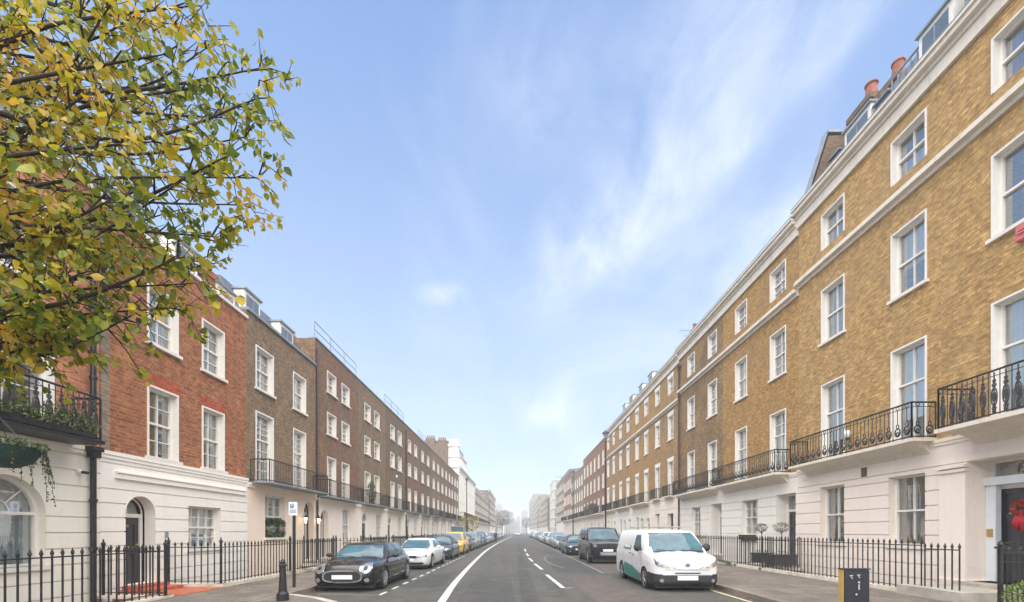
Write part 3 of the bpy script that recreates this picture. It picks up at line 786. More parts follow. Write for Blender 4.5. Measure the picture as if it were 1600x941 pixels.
    if roof == 'flat':
        m.quad((0.004, .33, H - .35), (Wd - .004, .33, H - .35), (Wd - .004, D, H - .35), (.004, D, H - .35)); rf = m.build('roof', M_LEAD, root)
    else:
        hh = {'mansard': 2.0, 'low': 1.2, 'lowmansard': 1.35}[roof]
        pr = [(.42, H - .1), (.42 + hh * .38, H - .1 + hh), (D * .5, H + hh + .3), (D - .5, H - .1 + hh), (D - .02, H - .1)]
        for (a, b), (c, d) in zip(pr, pr[1:]): m.quad((.01, a, b), (Wd - .01, a, b), (Wd - .01, c, d), (.01, c, d))
        for xx in (.01, Wd - .01): m.poly([(xx, a, b) for a, b in pr])
        rf = m.build('roof', M_SLATE, root)
    # openings
    for a, b, c, d, w in ops:
        x = (a + b) / 2; k = w.get('kind', 'sash')
        if k == 'door':
            add_door(root, x, c, b - a, d - c, w.get('dep', .34), w.get('arch', False), w.get('mat'), w.get('leaf', 2.1), w.get('frame'))
            if not w.get('nowell'):
                pass
        else:
            inst = c < hs - .3 and d < hs + .1
            add_window(root, x, c, b - a, d - c, w.get('nx', 2), w.get('nz', 2), sur=not inst, dep=w.get('dep', .17 if inst else .2), curt=(w.get('curt', 'net') if (w.get('arch') or inst) else rnd.choice(CURTS)), arch=w.get('arch', False), sill=w.get('sill', True))
            if w.get('lintel') or (lintel and not inst):
                m = MB(); q = .06; m.poly([(a - q, -.02, d + .003), (b + q, -.02, d + .003), (b + q + .08, -.02, d + .26), (a - q - .08, -.02, d + .26)])
                for A_, B_ in (((a - q, d + .003), (b + q, d + .003)), ((b + q, d + .003), (b + q + .08, d + .26)), ((b + q + .08, d + .26), (a - q - .08, d + .26)), ((a - q - .08, d + .26), (a - q, d + .003))):
                    m.quad((A_[0], -.02, A_[1]), (A_[0], .01, A_[1]), (B_[0], .01, B_[1]), (B_[0], -.02, B_[1]))
                m.build('lintel', w.get('lmat', M_PAINT), root)
    return root, tox, rf

def well_steps(root, tox, yc, w, side, mat=M_STONE, top=0.28, reach=1.6):
    """entrance bridge from railing line to the door"""
    x = tox(yc); m = MB()
    m.box(x - w / 2, x + w / 2, -reach - .1, .2, -.3, P + .01); m.box(x - w / 2 + .05, x + w / 2 - .05, -.62, .22, P + .012, top)
    return m.build('door_step', mat, root)

# ---- iron railings along the pavement
def spear(m, x, y, z0, h, r=0.011):
    m.box(x - r, x + r, y - r, y + r, z0, z0 + h - .10)
    m.lathe((x, y, z0 + h - .11), [(0.012, 0), (.026, .02), (.028, .05), (.016, .085), (.001, .13)], 6)
def railing_run(label, pts_list, h=1.2, sp=.175, plinth=.10, z=P, mat=None, pm=None, near=True, group=None, name='iron_railings', postends=True):
    o = pts_list[0][0]
    root = thing(name, label, 'railings', (o[0], o[1], z), 0, group)
    mb = MB(); mr = MB(); ml_ = MB(); mp = MB(); posts = []
    for a, b in pts_list:
        a = Vector(a) - Vector(o); b = Vector(b) - Vector(o); L = (b - a).length; u = (b - a) / L; n = max(1, round(L / sp)); q = Vector((-u.y, u.x))
        for i in range(n + 1):
            p = a + u * (L * i / n)
            if i in (0, n): posts.append(p)
            elif near: spear(mb, p.x, p.y, plinth, h - plinth)
            else: mb.box(p.x - .012, p.x + .012, p.y - .012, p.y + .012, plinth, h)
        for zz, r in ((h - .14, .010),):
            mr.tube([(a.x, a.y, zz), (b.x, b.y, zz)], .013, 4)
        ml_.tube([(a.x, a.y, plinth + .06), (b.x, b.y, plinth + .06)], .011, 4)
        c = [a + q * .11 - u * .1, b + q * .11 + u * .1, b - q * .11 + u * .1, a - q * .11 - u * .1]
        prism(mp, [(t.x, t.y) for t in c], -.02, plinth)
    if mb.v: mb.build('railing_bars', mat or M_IRON, root)
    mr.build('top_rail', mat or M_IRON, root); ml_.build('bottom_rail', mat or M_IRON, root)
    if plinth > 0.02: mp.build('plinth', pm or M_KERBC, root, fixn=True)
    seen = []
    for p in posts:
        if any((p - s).length < .05 for s in seen): continue
        seen.append(p); m = MB()
        if not postends:
            spear(m, p.x, p.y, plinth, h - plinth); m.build('post', mat or M_IRON, root); continue
        m.box(p.x, p.x, p.y, p.y, 0, 0) if False else None; m.box(p.x - .022, p.x + .022, p.y - .022, p.y + .022, plinth, h); m.lathe((p.x, p.y, h - .02), [(.03, 0), (.045, .03), (.04, .07), (.015, .1), (.022, .12), (.001, .17)], 8)
        m.build('post', mat or M_IRON, root)
    return root

# ================================================================== LEFT SIDE
def gr(z0, step, top): 
    out = []; z = z0
    while z < top: out.append(z); z += step
    return out
def W_(c, w, z0, z1, **k): d = dict(c=c, w=w, z0=z0, z1=z1); d.update(k); return d

# L0: orange brick house with arched window and planted balcony
y0 = 3.2; y1 = 10.2
L0, tx, rf = house('orange brick house at the far left with cream render, arched window and planted iron balcony', 'L', y0, y1, 9.5, 3.55, M_OB, M_CREAM,
    [W_(8.29, 1.46, .95, 2.75, arch=True, curt='arch', dep=.2), W_(8.45, 1.5, 3.62, 6.0, nx=2, nz=3, curt='net'), W_(5.2, 1.5, 3.62, 6.0, nx=2, nz=3),
     W_(8.45, 1.2, 6.75, 8.4), W_(5.2, 1.2, 6.75, 8.4), W_(5.0, 1.1, .3, 2.8, kind='door', arch=True)],
    grooves=gr(.25, .345, 3.4), cornice='coping', roof='mansard')
bal = add_balcony(L0, tx(6.0), tx(9.45), 3.62, .75, .92, 'ornate', M_IRON, .07, soffit=False)
# L1: red brick
L1, tx1, rf1 = house('red brick house with cream render, black arched door and red tiled steps', 'L', 10.2, 15.75, 9.35, 3.55, M_RB, M_WHITE,
    [W_(11.3, .9, .30, 2.57, kind='door', arch=True, dep=.36, leaf=1.72), W_(13.64, 1.42, 1.14, 2.42, nx=4, nz=2, dep=.22),
     W_(12.05, 1.06, 3.66, 5.58, nx=2, nz=2), W_(14.04, 1.04, 3.66, 5.58, nx=2, nz=2), W_(12.05, 1.06, 6.72, 8.3), W_(14.04, 1.04, 6.72, 8.3)],
    grooves=gr(.27, .345, 2.8) + [3.3], cornice='coping', roof='lowmansard', corn_mat=M_SILL)
m = MB(); m.box(tx1(10.55), tx1(15.6), -.10, -.03, 2.95, 3.08); m.box(tx1(10.55), tx1(15.6), -.13, -.03, 3.083, 3.12); m.build('moulding', M_WHITE, L1)
for c in (12.05, 14.04):
    m = MB(); m.box(tx1(c) - .62, tx1(c) + .62, -.006, .01, 5.585, 5.88); m.build('lintel', M_LB, L1)
m = MB()     # rendered strip and red tiled steps
m.box(tx1(10.2) + .02, tx1(10.2) + .24, -.03, .0, 3.6, 9.3); m.build('render_strip', M_TB, L1)
m = MB(); x = tx1(11.25); m.box(x - .75, x + .75, -1.75, .3, -.3, P + .015); m.box(x - .55, x + .55, -.75, .34, P + .018, .22); m.box(x - .5, x + .5, -.42, .34, .223, .298)
m.build('door_step', M_TERRA, L1)
m = MB(); m.box(tx1(12.1) - .05, tx1(12.1) + .05, -.07, -.03, 1.5, 1.65); m.build('entry_phone', M_LEAD, L1)
# L2: dark brown brick with lanterns
L2, tx2, rf2 = house('dark brown brick house with two lit lanterns beside its arched door', 'L', 15.75, 21.1, 9.7, 3.42, M_BB, M_PEACH,
    [W_(20.5, .95, .35, 3.05, kind='door', arch=True, dep=.4, leaf=2.0), W_(17.65, 1.45, 1.42, 3.08, nx=3, nz=2, dep=.22),
     W_(16.9, 1.2, 3.6, 6.2, nx=2, nz=4), W_(19.6, 1.15, 3.6, 6.2, nx=2, nz=4), W_(16.9, 1.2, 7.08, 8.68), W_(19.6, 1.15, 7.08, 8.68)],
    cornice='coping', roof='lowmansard', corn_mat=M_LEAD)
add_balcony(L2, tx2(16.0), tx2(20.9), 3.5, .7, .82, 'plain', M_LEAD, .06, soffit=False)
well_steps(L2, tx2, 20.5, 1.5, 'L')
# dormers on the slate roofs of L1, L2
def dormer(root_roof, x, z, w, h, mat=M_WHITE, depth=1.6, y=.42):
    m = MB(); m.box(x - w / 2, x + w / 2, y, y + depth, z, z + h); d = m.build('dormer', mat, root_roof)
    d['_'] = 0; del d['_']
    m = MB(); m.box(x - w / 2 + .12, x + w / 2 - .12, y - .02, y + .01, z + .16, z + h - .14); m.cur = 1
    m.box(x - w / 2 - .06, x + w / 2 + .06, y - .08, y + depth, z + h + .002, z + h + .07)
    m.box(x - .02, x + .02, y - .035, y - .02, z + .16, z + h - .14)
    # third level is as deep as parts go, so panes and lead top share the dormer's own mesh
    me = m.mesh('dormer', [M_CGLASS, M_LEAD]); 
    bm = bmesh.new(); bm.from_mesh(d.data); n0 = len(bm.faces); bm.from_mesh(me); bm.faces.ensure_lookup_table()
    for i, f in enumerate(bm.faces):
        if i >= n0: f.material_index = me.polygons[i - n0].material_index + 1
    bm.to_mesh(d.data); bm.free(); d.data.materials.append(M_DARKGL); d.data.materials.append(M_LEAD); return d
M_DARKGL = plain('dormer_glass', (0.10, 0.13, 0.16), 0.05, var=0.1, spec=1.0)
dormer(rf1, tx1(15.3), 9.35, .9, .8); dormer(rf1, tx1(13.4), 9.35, 1.0, 1.1)
dormer(rf2, tx2(16.8), 9.7, 1.0, 1.05); dormer(rf2, tx2(19.3), 9.7, 1.1, 1.0)
def chimney(rf, x, y, w, d, z0, z1, mat, pots=3, potr=.13, poth=.5):
    m = MB(); m.box(x - w / 2, x + w / 2, y - d / 2, y + d / 2, z0, z1 - .2); m.box(x - w / 2 - .05, x + w / 2 + .05, y - d / 2 - .05, y + d / 2 + .05, z1 - .197, z1); m.cur = 1
    for i in range(pots):
        yy = y - d / 2 + d * (i + .5) / pots
        m.lathe((x, yy, z1), [(potr, 0), (potr * 1.1, .06), (potr * .85, poth - .08), (potr * 1.05, poth - .05), (potr * 1.0, poth)], 10)
    return m.build('chimney', [mat, M_POT], rf)
chimney(rf1, tx1(14.7), 1.0, .5, 1.0, 9.2, 10.4, M_RB, 0)
chimney(rf, tx(9.9), 3, .6, 1.8, 9.2, 12.0, M_OB, 4)
m = MB(); m.poly([(tx2(21.05), .1, 9.6), (tx2(21.05), .1, 10.1), (tx2(21.05), 1.3, 11.6), (tx2(21.05), 7.5, 11.6), (tx2(21.05), 7.5, 9.6)])
m.poly([(tx2(20.8), .1, 9.6), (tx2(20.8), .1, 10.1), (tx2(20.8), 1.3, 11.6), (tx2(20.8), 7.5, 11.6), (tx2(20.8), 7.5, 9.6)])
for a, b in (((.1, 10.1), (1.3, 11.6)), ((1.3, 11.6), (7.5, 11.6)), ((.1, 9.6), (.1, 10.1))): m.quad((tx2(20.8), *a), (tx2(21.05), *a), (tx2(21.05), *b), (tx2(20.8), *b))
m.build('party_wall', M_BB, L2)

# L3.. : the long brown terrace
ORD = ['first', 'second', 'third', 'fourth', 'fifth', 'sixth', 'seventh', 'eighth', 'ninth']
edges = [21.1, 26.9, 32.4, 38.1, 43.9, 49.6, 55.4, 61.2, 67.0, 73.0]
wc = [(22.98, 24.85), (28.5, 30.4), (34.2, 36.3), (39.6, 42.0), (45.1, 47.9), (51.1, 54.0), (57.0, 60.0), (63.0, 65.6), (68.6, 71.2)]
bms = [M_BB2, M_BB, M_BB3, M_BB2, M_BB3, M_BB, M_BB2, M_BB3, M_BB]
sts = [M_PINK, M_WHITE, M_CREAM, M_WHITE, M_CREAM, M_PINK, M_WHITE, M_CREAM, M_WHITE]
LT = []
for i in range(9):
    a, b = edges[i], edges[i + 1]; c1_, c2_ = wc[i]; near = i < 3
    ws = []
    for c in (c1_, c2_):
        w = 1.12
        ws += [W_(c, w, 8.9, 9.98, curt='net'), W_(c, w, 6.72, 7.85, curt='net'), W_(c, 1.08, 3.5, 5.55, nx=2, nz=4)]
    dc = a + 1.05; ws += [W_(dc, .92, .35, 2.75 + (.1 if i % 2 else 0), kind='door', arch=True, dep=.35 if i == 0 else .12, leaf=1.85), W_(a + 3.9, 1.15, 1.15, 2.9, nx=3, nz=2, dep=.17 if i == 0 else .09, curt='half' if i % 2 else 'net')]
    if i > 3: ws[-1]['w'] = 1.0; ws.append(W_(a + 2.3, .8, 1.15, 2.8, arch=True, curt=None, dep=.09))
    r_, t_, f_ = house(f'{ORD[i]} four storey house of the brown brick terrace counting from the house with lit lanterns', 'L', a, b, 11.05, 3.3, bms[i], sts[i], ws,
        cornice='thin', group='brown brick terrace houses on the left')
    LT.append((r_, t_, f_, a, b))
    if i < 7: add_balcony(r_, .35, (b - a) - .7, 3.42, .55, .8, 'plain', M_LEAD, .06, soffit=False)
    else: add_balcony(r_, .35, (b - a) - .7, 3.42, .55, .8, 'plain', M_LEAD, .06, soffit=False)
    well_steps(r_, t_, dc, 1.3, 'L')
    if i in (1, 3, 5): chimney(f_, (b - a) - .3, 5, .6, 2.0, 10.6, 12.0, M_BB, 4)
    m = MB(); m.tube([(0.12, -.07, P), (.12, -.07, 10.6)], .05, 6); m.build('drainpipe', M_DPIPE, r_) if i in (0, 3) else None
def roof_rail(root, x0, x1, y, z, h=.85, n=4):
    m = MB()
    for k in range(n): xx = x0 + (x1 - x0) * k / (n - 1); m.tube([(xx, y, z - .3), (xx, y, z + h)], .022, 5)
    for zz in (h, h * .55): m.tube([(x0, y, z + zz), (x1, y, z + zz)], .02, 5)
    return m.build('roof_guard_rail', M_LEAD, root)
roof_rail(LT[0][0], .2, 5.7, .12, 11.1, .85); roof_rail(LT[2][0], .1, 5.6, .12, 11.1); roof_rail(LT[4][0], .1, 3.5, .2, 11.1, .8, 3)

# L12: tall white building with a brick flank
def plainblock(label, side, a, b, H, floors, nwin, smat, bmat=None, hs=3.6, corn='big', roof='flat', X=None, ww=1.1, D=10, name='town_building', cat='building', group=None, curt='net', balc=None, z_first=4.2):
    ws = []
    pitch = (b - a) / nwin; fh = (H - hs - .9) / floors
    for f in range(floors):
        for k in range(nwin):
            z = hs + .55 + f * fh; ws.append(W_(a + pitch * (k + .5), ww, z, z + fh * .62, curt=None, dep=.07))
    for k in range(nwin):
        ws.append(W_(a + pitch * (k + .5), ww, .9, 2.9, curt=None, sill=False, dep=.06) if k % 3 else W_(a + pitch * (k + .5), 1.0, .15, 2.9, kind='door', dep=.08))
    r_, t_, f_ = house(label, side, a, b, H, hs, bmat, smat, ws, cornice=corn, roof=roof, name=name, cat=cat, D=D, X=X, group=group)
    return r_, t_, f_
def upper(r_, x0, x1, y, z0, z1, mat, name='attic_storey', lead=True, D=9):
    m = MB(); m.box(x0, x1, y, D, z0, z1); m.cur = 1; m.box(x0 - .15, x1 + .15, y - .2, D, z1 + .002, z1 + .35); return m.build(name, [mat, M_CORN], r_)
r, t, f = plainblock('tall white stucco building with attic and brick flank after the brown terrace', 'L', 73.0, 101.0, 12.3, 3, 9, M_CREAM, M_WHITE, hs=4.0)
upper(r, .4, 15, .5, 12.3, 15.3, M_WHITE); m = MB(); m.box(.5, 14, .9, 8, 15.7, 17.0); m.build('upper_roof', M_SLATE, r)
m = MB(); m.box(-.9, .38, 1.75, 5.6, 10.6, 16.2); m.box(-.7, .2, 2.0, 3.4, 16.2, 16.9); m.box(-.7, .2, 3.9, 5.4, 16.2, 17.2); m.cur = 1
for q_ in range(4): m.lathe((-.25, 2.2 + q_ * .33, 16.9), [(.11, 0), (.13, .5)], 7); m.lathe((-.25, 4.1 + q_ * .36, 17.2), [(.11, 0), (.13, .5)], 7)
m.build('brick_flank', [M_BB3, M_POT], r)
m = MB(); m.box(-.25, .39, -.05, 1.74, 12.4, 15.9); m.box(-.45, .41, -.3, 1.9, 15.903, 16.3); m.box(-.4, .4, -.25, 1.8, 14.1, 14.35); m.box(-.2, .35, .1, 1.6, 16.3, 17.1); m.build('corner_tower', M_SILL, r)
m = MB(); m.poly([(2, -.05, 12.9), (6, -.05, 12.9), (4, -.05, 14.2)]); m.poly([(2, .6, 12.9), (6, .6, 12.9), (4, .6, 14.2)]); m.quad((2, -.05, 12.9), (4, -.05, 14.2), (4, .6, 14.2), (2, .6, 12.9)); m.quad((6, -.05, 12.9), (4, -.05, 14.2), (4, .6, 14.2), (6, .6, 12.9)); m.build('pediment', M_WHITE, r)
add_balcony(r, 1, 26, 4.1, .8, .9, 'simple', M_CORN, .12)
r, t, f = plainblock('beige building with white cornice behind the white corner building', 'L', 101, 150, 11.5, 3, 13, M_CREAM, M_TB, hs=4.0, roof='mansard'); add_balcony(r, 1, 46, 4.1, .8, .9, 'simple', M_CORN, .12)
for k in range(4): dormer(f, 5 + k * 11, 11.7, 1.6, 1.5, y=.6)
plainblock('grey brown block standing farthest along the left side', 'L', 150, 196, 16, 5, 11, M_CREAM, M_BB3, hs=3.6)
plainblock('pale hazy block closing the left side of the street', 'L', 215, 300, 11, 3, 16, M_CREAM, M_TB, hs=3.6)

# ================================================================== RIGHT SIDE
RW = dict(nx=2, nz=1)
# R1a : nearest, with portico and black door
def rwins(cs, dh=0.0, w=(1.16, 1.16), far=False, nx=2, nz=1):
    ws = []
    for c in cs:
        ws += [W_(c, w[0], 12.14 + dh, 13.46 + dh, nx=nx, nz=nz, sill=False, curt='blind'), W_(c, w[0], 8.66 + dh, 10.65 + dh, nx=nx, nz=nz, curt='net'), W_(c, w[0], 4.28, 7.12 + dh, nx=nx, nz=nz, curt='pair')]
    return ws
R1A, t, rfa = house('yellow brick house at the right edge with black front door and red festive wreath', 'R', 5.7, 11.7, 14.3, 4.1, M_YB, M_PINK,
    rwins([9.87, 6.9]) + [W_(10.13, 1.72, .42, 3.42, kind='door', dep=.62, leaf=2.28, frame=M_PAINT), W_(7.2, 1.2, 1.24, 3.3, curt='left')],
    grooves=[q for q in gr(.33, .408, 3.2)] + [3.42], cornice='big', strings=(11.43,), roof='mansard', pil=[])
# thick door pier
m = MB(); m.box(t(11.66), t(10.98), -.10, -.03, .15, 3.28); m.box(t(11.66) - .03, t(10.98) + .03, -.14, -.03, .15, .42); m.box(t(11.66) - .0, t(10.98) + .03, -.15, -.03, 3.18, 3.26); m.box(t(11.66), t(10.98) + .06, -.19, -.03, 3.285, 3.36)
m.build('pilaster', M_PINK, R1A)
m = MB(); m.box(t(9.23), t(8.6), -.10, -.03, .15, 3.28); m.build('pilaster', M_PINK, R1A)
# white door pilaster and beam of the door frame
m = MB(); xd = t(10.13)
m.box(xd - .85, xd - .62, .42, .56, .42, 2.80); m.box(xd + .62, xd + .85, .42, .56, .42, 2.80); m.box(xd - .855, xd + .855, .36, .57, 2.803, 3.0); m.build('door_surround', plain('cool_white_paint', (.70, .74, .78), .4, var=.04), R1A)
m = MB(); m.box(xd - .81, xd - .68, .40, .418, 1.52, 1.72); m.build('entry_phone', M_BRASS, R1A)
add_balcony(R1A, t(10.85), t(6.0), 4.2, .9, 1.0, 'ornate', M_CORN, .10)
m = MB(); m.box(t(10.9), t(9.3), -1.9, .6, -.3, .34); m.box(t(10.9) , t(9.3), -.5, .62, .343, .42); m.build('door_step', M_STONE, R1A)

R1B, t1b, rfb = house('yellow brick house with pale pink render and long curved balcony above two sash windows', 'R', 11.7, 17.6, 14.3, 4.1, M_YB, M_PINK,
    rwins([12.68, 15.72]) + [W_(12.72, 1.2, 1.24, 3.3, nx=2, nz=1, curt='left', dep=.24), W_(15.72, 1.2, 1.24, 3.3, nx=2, nz=1, curt='left', dep=.24)],
    grooves=gr(.33, .408, 3.2) + [3.42], cornice='big', strings=(11.43,), roof='mansard')
add_balcony(R1B, t1b(17.1), t1b(11.85), 4.2, .66, .98, 'scroll', M_CORN, .09)
m = MB(); m.box(t1b(14.25) - .12, t1b(14.25) + .12, -.045, -.02, 3.45, 3.75); m.build('air_vent', plain('vent_brown', (.12, .08, .07), .7), R1B)
m = MB()
for k in range(3): m.box(t1b(14.25) - .1, t1b(14.25) + .1, -.055, -.046, 3.5 + .08 * k, 3.53 + .08 * k)
R2, t2, rf2r = house('golden yellow brick house with grey planters at its dark green door', 'R', 17.6, 24.1, 14.05, 4.05, M_YB2, M_WHITE,
    rwins([19.02, 22.15], -.22, nz=2) + [W_(18.42, 1.35, .36, 3.25, kind='door', dep=.5, leaf=2.15, mat=M_DOORG), W_(21.3, 1.5, 1.5, 3.2, nx=3, nz=2, curt='half', dep=.24)],
    grooves=gr(.33, .408, 3.4), cornice='big', strings=(11.2,), roof='low')
add_balcony(R2, t2(23.95), t2(18.15), 4.12, .66, .96, 'scroll', M_CORN, .09); well_steps(R2, t2, 18.4, 1.9, 'R', top=.33)
m = MB(); m.box(t2(21.3) - .72, t2(21.3) + .72, -.2, -.03, 1.26, 1.5); m.build('window_box', M_IRON, R2)
R3, t3, rf3 = house('soot darkened yellow brick house with cream render between the golden house and the drainpipe', 'R', 24.1, 30.5, 14.05, 4.05, M_YB3, M_WHITE,
    rwins([25.4, 28.5], -.22, nz=2) + [W_(24.85, 1.3, .36, 3.25, kind='door', dep=.5, leaf=2.15, mat=M_DOORG), W_(27.7, 1.45, 1.3, 3.2, nx=3, nz=3, curt=None, dep=.24)],
    grooves=gr(.33, .408, 3.4), cornice='big', strings=(11.2,), roof='low')
add_balcony(R3, t3(30.0), t3(24.5), 4.12, .66, .96, 'scroll', M_CORN, .09); well_steps(R3, t3, 24.85, 1.7, 'R', top=.33)
m = MB(); m.tube([(.12, -.12, P), (.12, -.12, 13.4)], .06, 8); m.box(.02, .22, -.2, -.02, 12.9, 13.2); m.build('drainpipe', M_DPIPE, R3)
# roof furniture of R1
def rdormer(rf, x0, x1, z0, z1, y, mat=M_PAINT): 
    return dormer(rf, (x0 + x1) / 2, z0, abs(x1 - x0), z1 - z0, mat, 1.8, y)
rdormer(rfa, t(11.5), t(10.5), 14.6, 16.2, .42, M_LEAD); rdormer(rfa, t(9.6), t(8.0), 14.6, 16.3, .42)
rdormer(rfb, t1b(12.8), t1b(11.8), 14.6, 16.15, .42, M_PAINT); rdormer(rfb, t1b(15.7), t1b(14.55), 14.6, 16.0, .42, M_PAINT); rdormer(rfb, t1b(14.45), t1b(13.95), 14.6, 15.75, .5, M_SLATE)
rdormer(rfb, t1b(17.1), t1b(16.6), 14.6, 16.2, .9, M_SLATE)
chimney(rfb, t1b(15.6), 1.3, 1.0, .9, 14.2, 16.9, M_BB3, 1, .2, .8)
chimney(rfb, t1b(14.5), 1.3, .8, .8, 14.2, 16.55, M_BB3, 1, .19, .75)
chimney(rfb, t1b(16.4), 2.2, .6, 1.6, 14.2, 17.2, M_BB3, 3, .14, .5)
m = MB(); q0, q1 = t1b(17.55), t1b(17.25)
prof = [(.05, 14.5), (.95, 17.35), (3.6, 17.45), (8.3, 17.45), (8.3, 14.3), (.05, 14.3)]
for xx in (q0, q1): m.poly([(xx, a, b) for a, b in prof])
for (a, b) in zip(prof, prof[1:] + prof[:1]): m.quad((q0, *a), (q1, *a), (q1, *b), (q0, *b))
m.build('party_wall', M_BB3, R1B)
m = MB()
m.quad((q0 - .05, .0, 14.62), (q1 + .05, .0, 14.62), (q1 + .05, .9, 17.5), (q0 - .05, .9, 17.5)); m.box(q0 - .05, q1 + .05, .9, 4, 17.46, 17.56); m.build('party_wall_coping', M_LEAD, R1B)
m = MB()      # dark terrace screen between the dormers
for k in range(5): m.box(t1b(13.85) + k * .22, t1b(13.85) + k * .22 + .03, .5, .53, 14.9, 16.0)
m.box(t1b(13.85), t1b(12.9), .49, .54, 16.003, 16.05); m.box(t1b(13.85), t1b(12.9), .56, .6, 14.9, 15.9); m.build('terrace_screen', M_LEAD, R1B)

# R4 : four houses with white lintels
cols4 = [(32.3, 35.3), (38.4, 41.3), (44.7, 47.9), (51.3, 54.4)]
e4 = [30.5, 36.9, 43.2, 49.6, 56.0]
R4 = []
for i in range(4):
    a, b = e4[i], e4[i + 1]; ws = []
    for c in cols4[i]:
        ws += [W_(c, 1.1, 11.9, 13.1, curt='blind', sill=False), W_(c, 1.1, 8.5, 10.3, curt='net'), W_(c, 1.1, 4.3, 6.9, curt='net', nz=3)]
    c1_, c2_ = cols4[i]
    if i == 0: ws += [W_(c1_, 1.2, .3, 3.0, kind='door', dep=.45), W_(c2_, 1.2, 1.2, 3.1, curt=None)]
    else: ws += [W_(c1_ - .6, .9, .3, 2.9, kind='door', dep=.14, arch=i % 2 == 1), W_(c2_ - .2, 1.1, 1.1, 3.0, curt=None, dep=.1), W_(c1_ + 1.2, .95, 1.0, 2.9, arch=True, curt=None, dep=.1)]
    r_, t_, f_ = house(f'{ORD[i]} ochre brick house with white wedge lintels counting from the brown drainpipe', 'R', a, b, 13.9, 4.2, M_YB4 if i != 1 else M_YB2, [M_PINK, M_CREAM, M_WHITE, M_CREAM][i], ws,
        grooves=gr(.33, .6, 3.6), cornice='big', strings=(10.75,), roof='mansard' if i in (1, 2) else 'flat', group='ochre brick houses with white lintels', lintel=True)
    R4.append((r_, t_, f_))
    if i == 0:
        for c in cols4[0]: add_balcony(r_, t_(c) - .85, t_(c) + .85, 4.28, .35, .8, 'simple', M_CORN, .08, soffit=False)
    else: add_balcony(r_, .4, 5.9, 4.2, .55, .85, 'simple', M_CORN, .1)
for i in (1, 2):
    dormer(R4[i][2], 1.6, 14.3, 1.2, 1.3); dormer(R4[i][2], 4.6, 14.3, 1.2, 1.3)
chimney(R4[0][2], 6.0, 2.0, .8, 2.0, 13.5, 15.9, M_YB3, 5); chimney(R4[2][2], .4, 2.2, .8, 2.0, 13.5, 16.1, M_YB3, 5); 
r, t, f = plainblock('dull red brick block with plants on its first floor balcony', 'R', 56.0, 75.0, 13.9, 3, 6, M_CREAM, M_RB2, hs=3.9, corn='thin'); add_balcony(r, .5, 18.4, 4.1, .8, .9, 'simple', M_CORN, .1)
RR5 = r
r, t, f = plainblock('lower tan brick block beyond the dull red brick block', 'R', 75.0, 92.0, 13.0, 3, 6, M_WHITE, M_TB, hs=4.0, corn='thin'); add_balcony(r, .5, 16.4, 4.1, .8, .9, 'simple', M_CORN, .1)
r, t, f = plainblock('red brown brick block between two tan blocks on the right', 'R', 92.0, 106.0, 14.6, 3, 5, M_WHITE, M_RB2, hs=4.0, corn='thin', roof='flat'); add_balcony(r, .5, 13.4, 4.1, .8, .9, 'simple', M_CORN, .1)
r, t, f = plainblock('taller tan block with grey mansard roof on the right', 'R', 106.0, 126.0, 15.0, 4, 6, M_CREAM, M_TB, hs=4.0, corn='thin', roof='mansard')
# glazed tower and far blocks
r = thing('glass_tower', 'pale glazed corner tower rising beyond the right hand terraces', 'building', (XR, 150, 0), R(-90))
m = MB(); m.box(0, 18, 0, 12, -2.6, 18.5); m.build('tower_body', plain('pale_green_glazing', (.30, .38, .40), .15, var=.3, nscale=.8), r)
m = MB()
for k in range(6): m.box(-.1, 18.1, -.12, 12, 2.9 * k + 2.9, 2.9 * k + 3.2)
for k in range(10): m.box(k * 2, k * 2 + .15, -.1, 0, 0, 18.4)
m.build('floor_band', M_SILL, r)
plainblock('long pale block beyond the glazed tower on the right', 'R', 158, 214, 14.5, 4, 12, M_CREAM, M_TB, hs=3.6)
plainblock('taller hazy block near the far end of the right side', 'R', 216, 300, 20, 5, 16, M_CREAM, M_TB, hs=3.6)
plainblock('very distant high block at the end of the right side', 'R', 302, 420, 28, 6, 18, M_CREAM, M_TB, hs=3.6)
for (x, y, w, h, lab) in ((-6, 560, 18, 16, 'broad distant block closing the street end'), (10, 600, 9, 30, 'slim far tower right of the street end'), (-22, 520, 8, 34, 'slim far tower left of the street end'), (2, 640, 6, 24, 'narrow far tower at the middle of the street end')):
    r = thing('distant_building', lab, 'building', (x, y, 0))
    m = MB(); m.box(-w / 2, w / 2, 0, 15, -2.6, h); m.box(-w / 4, w / 4, 2, 12, h, h + 2); m.build('body', M_TB, r)
    m = MB(); nn = int(h / 3.2)
    for k in range(nn):
        for j in range(int(w / 2.2)): m.box(-w / 2 + .6 + j * 2.2, -w / 2 + 1.8 + j * 2.2, -.02, .1, 3.2 * k + 1, 3.2 * k + 2.6)
    m.build('windows', M_DARKGL, r)

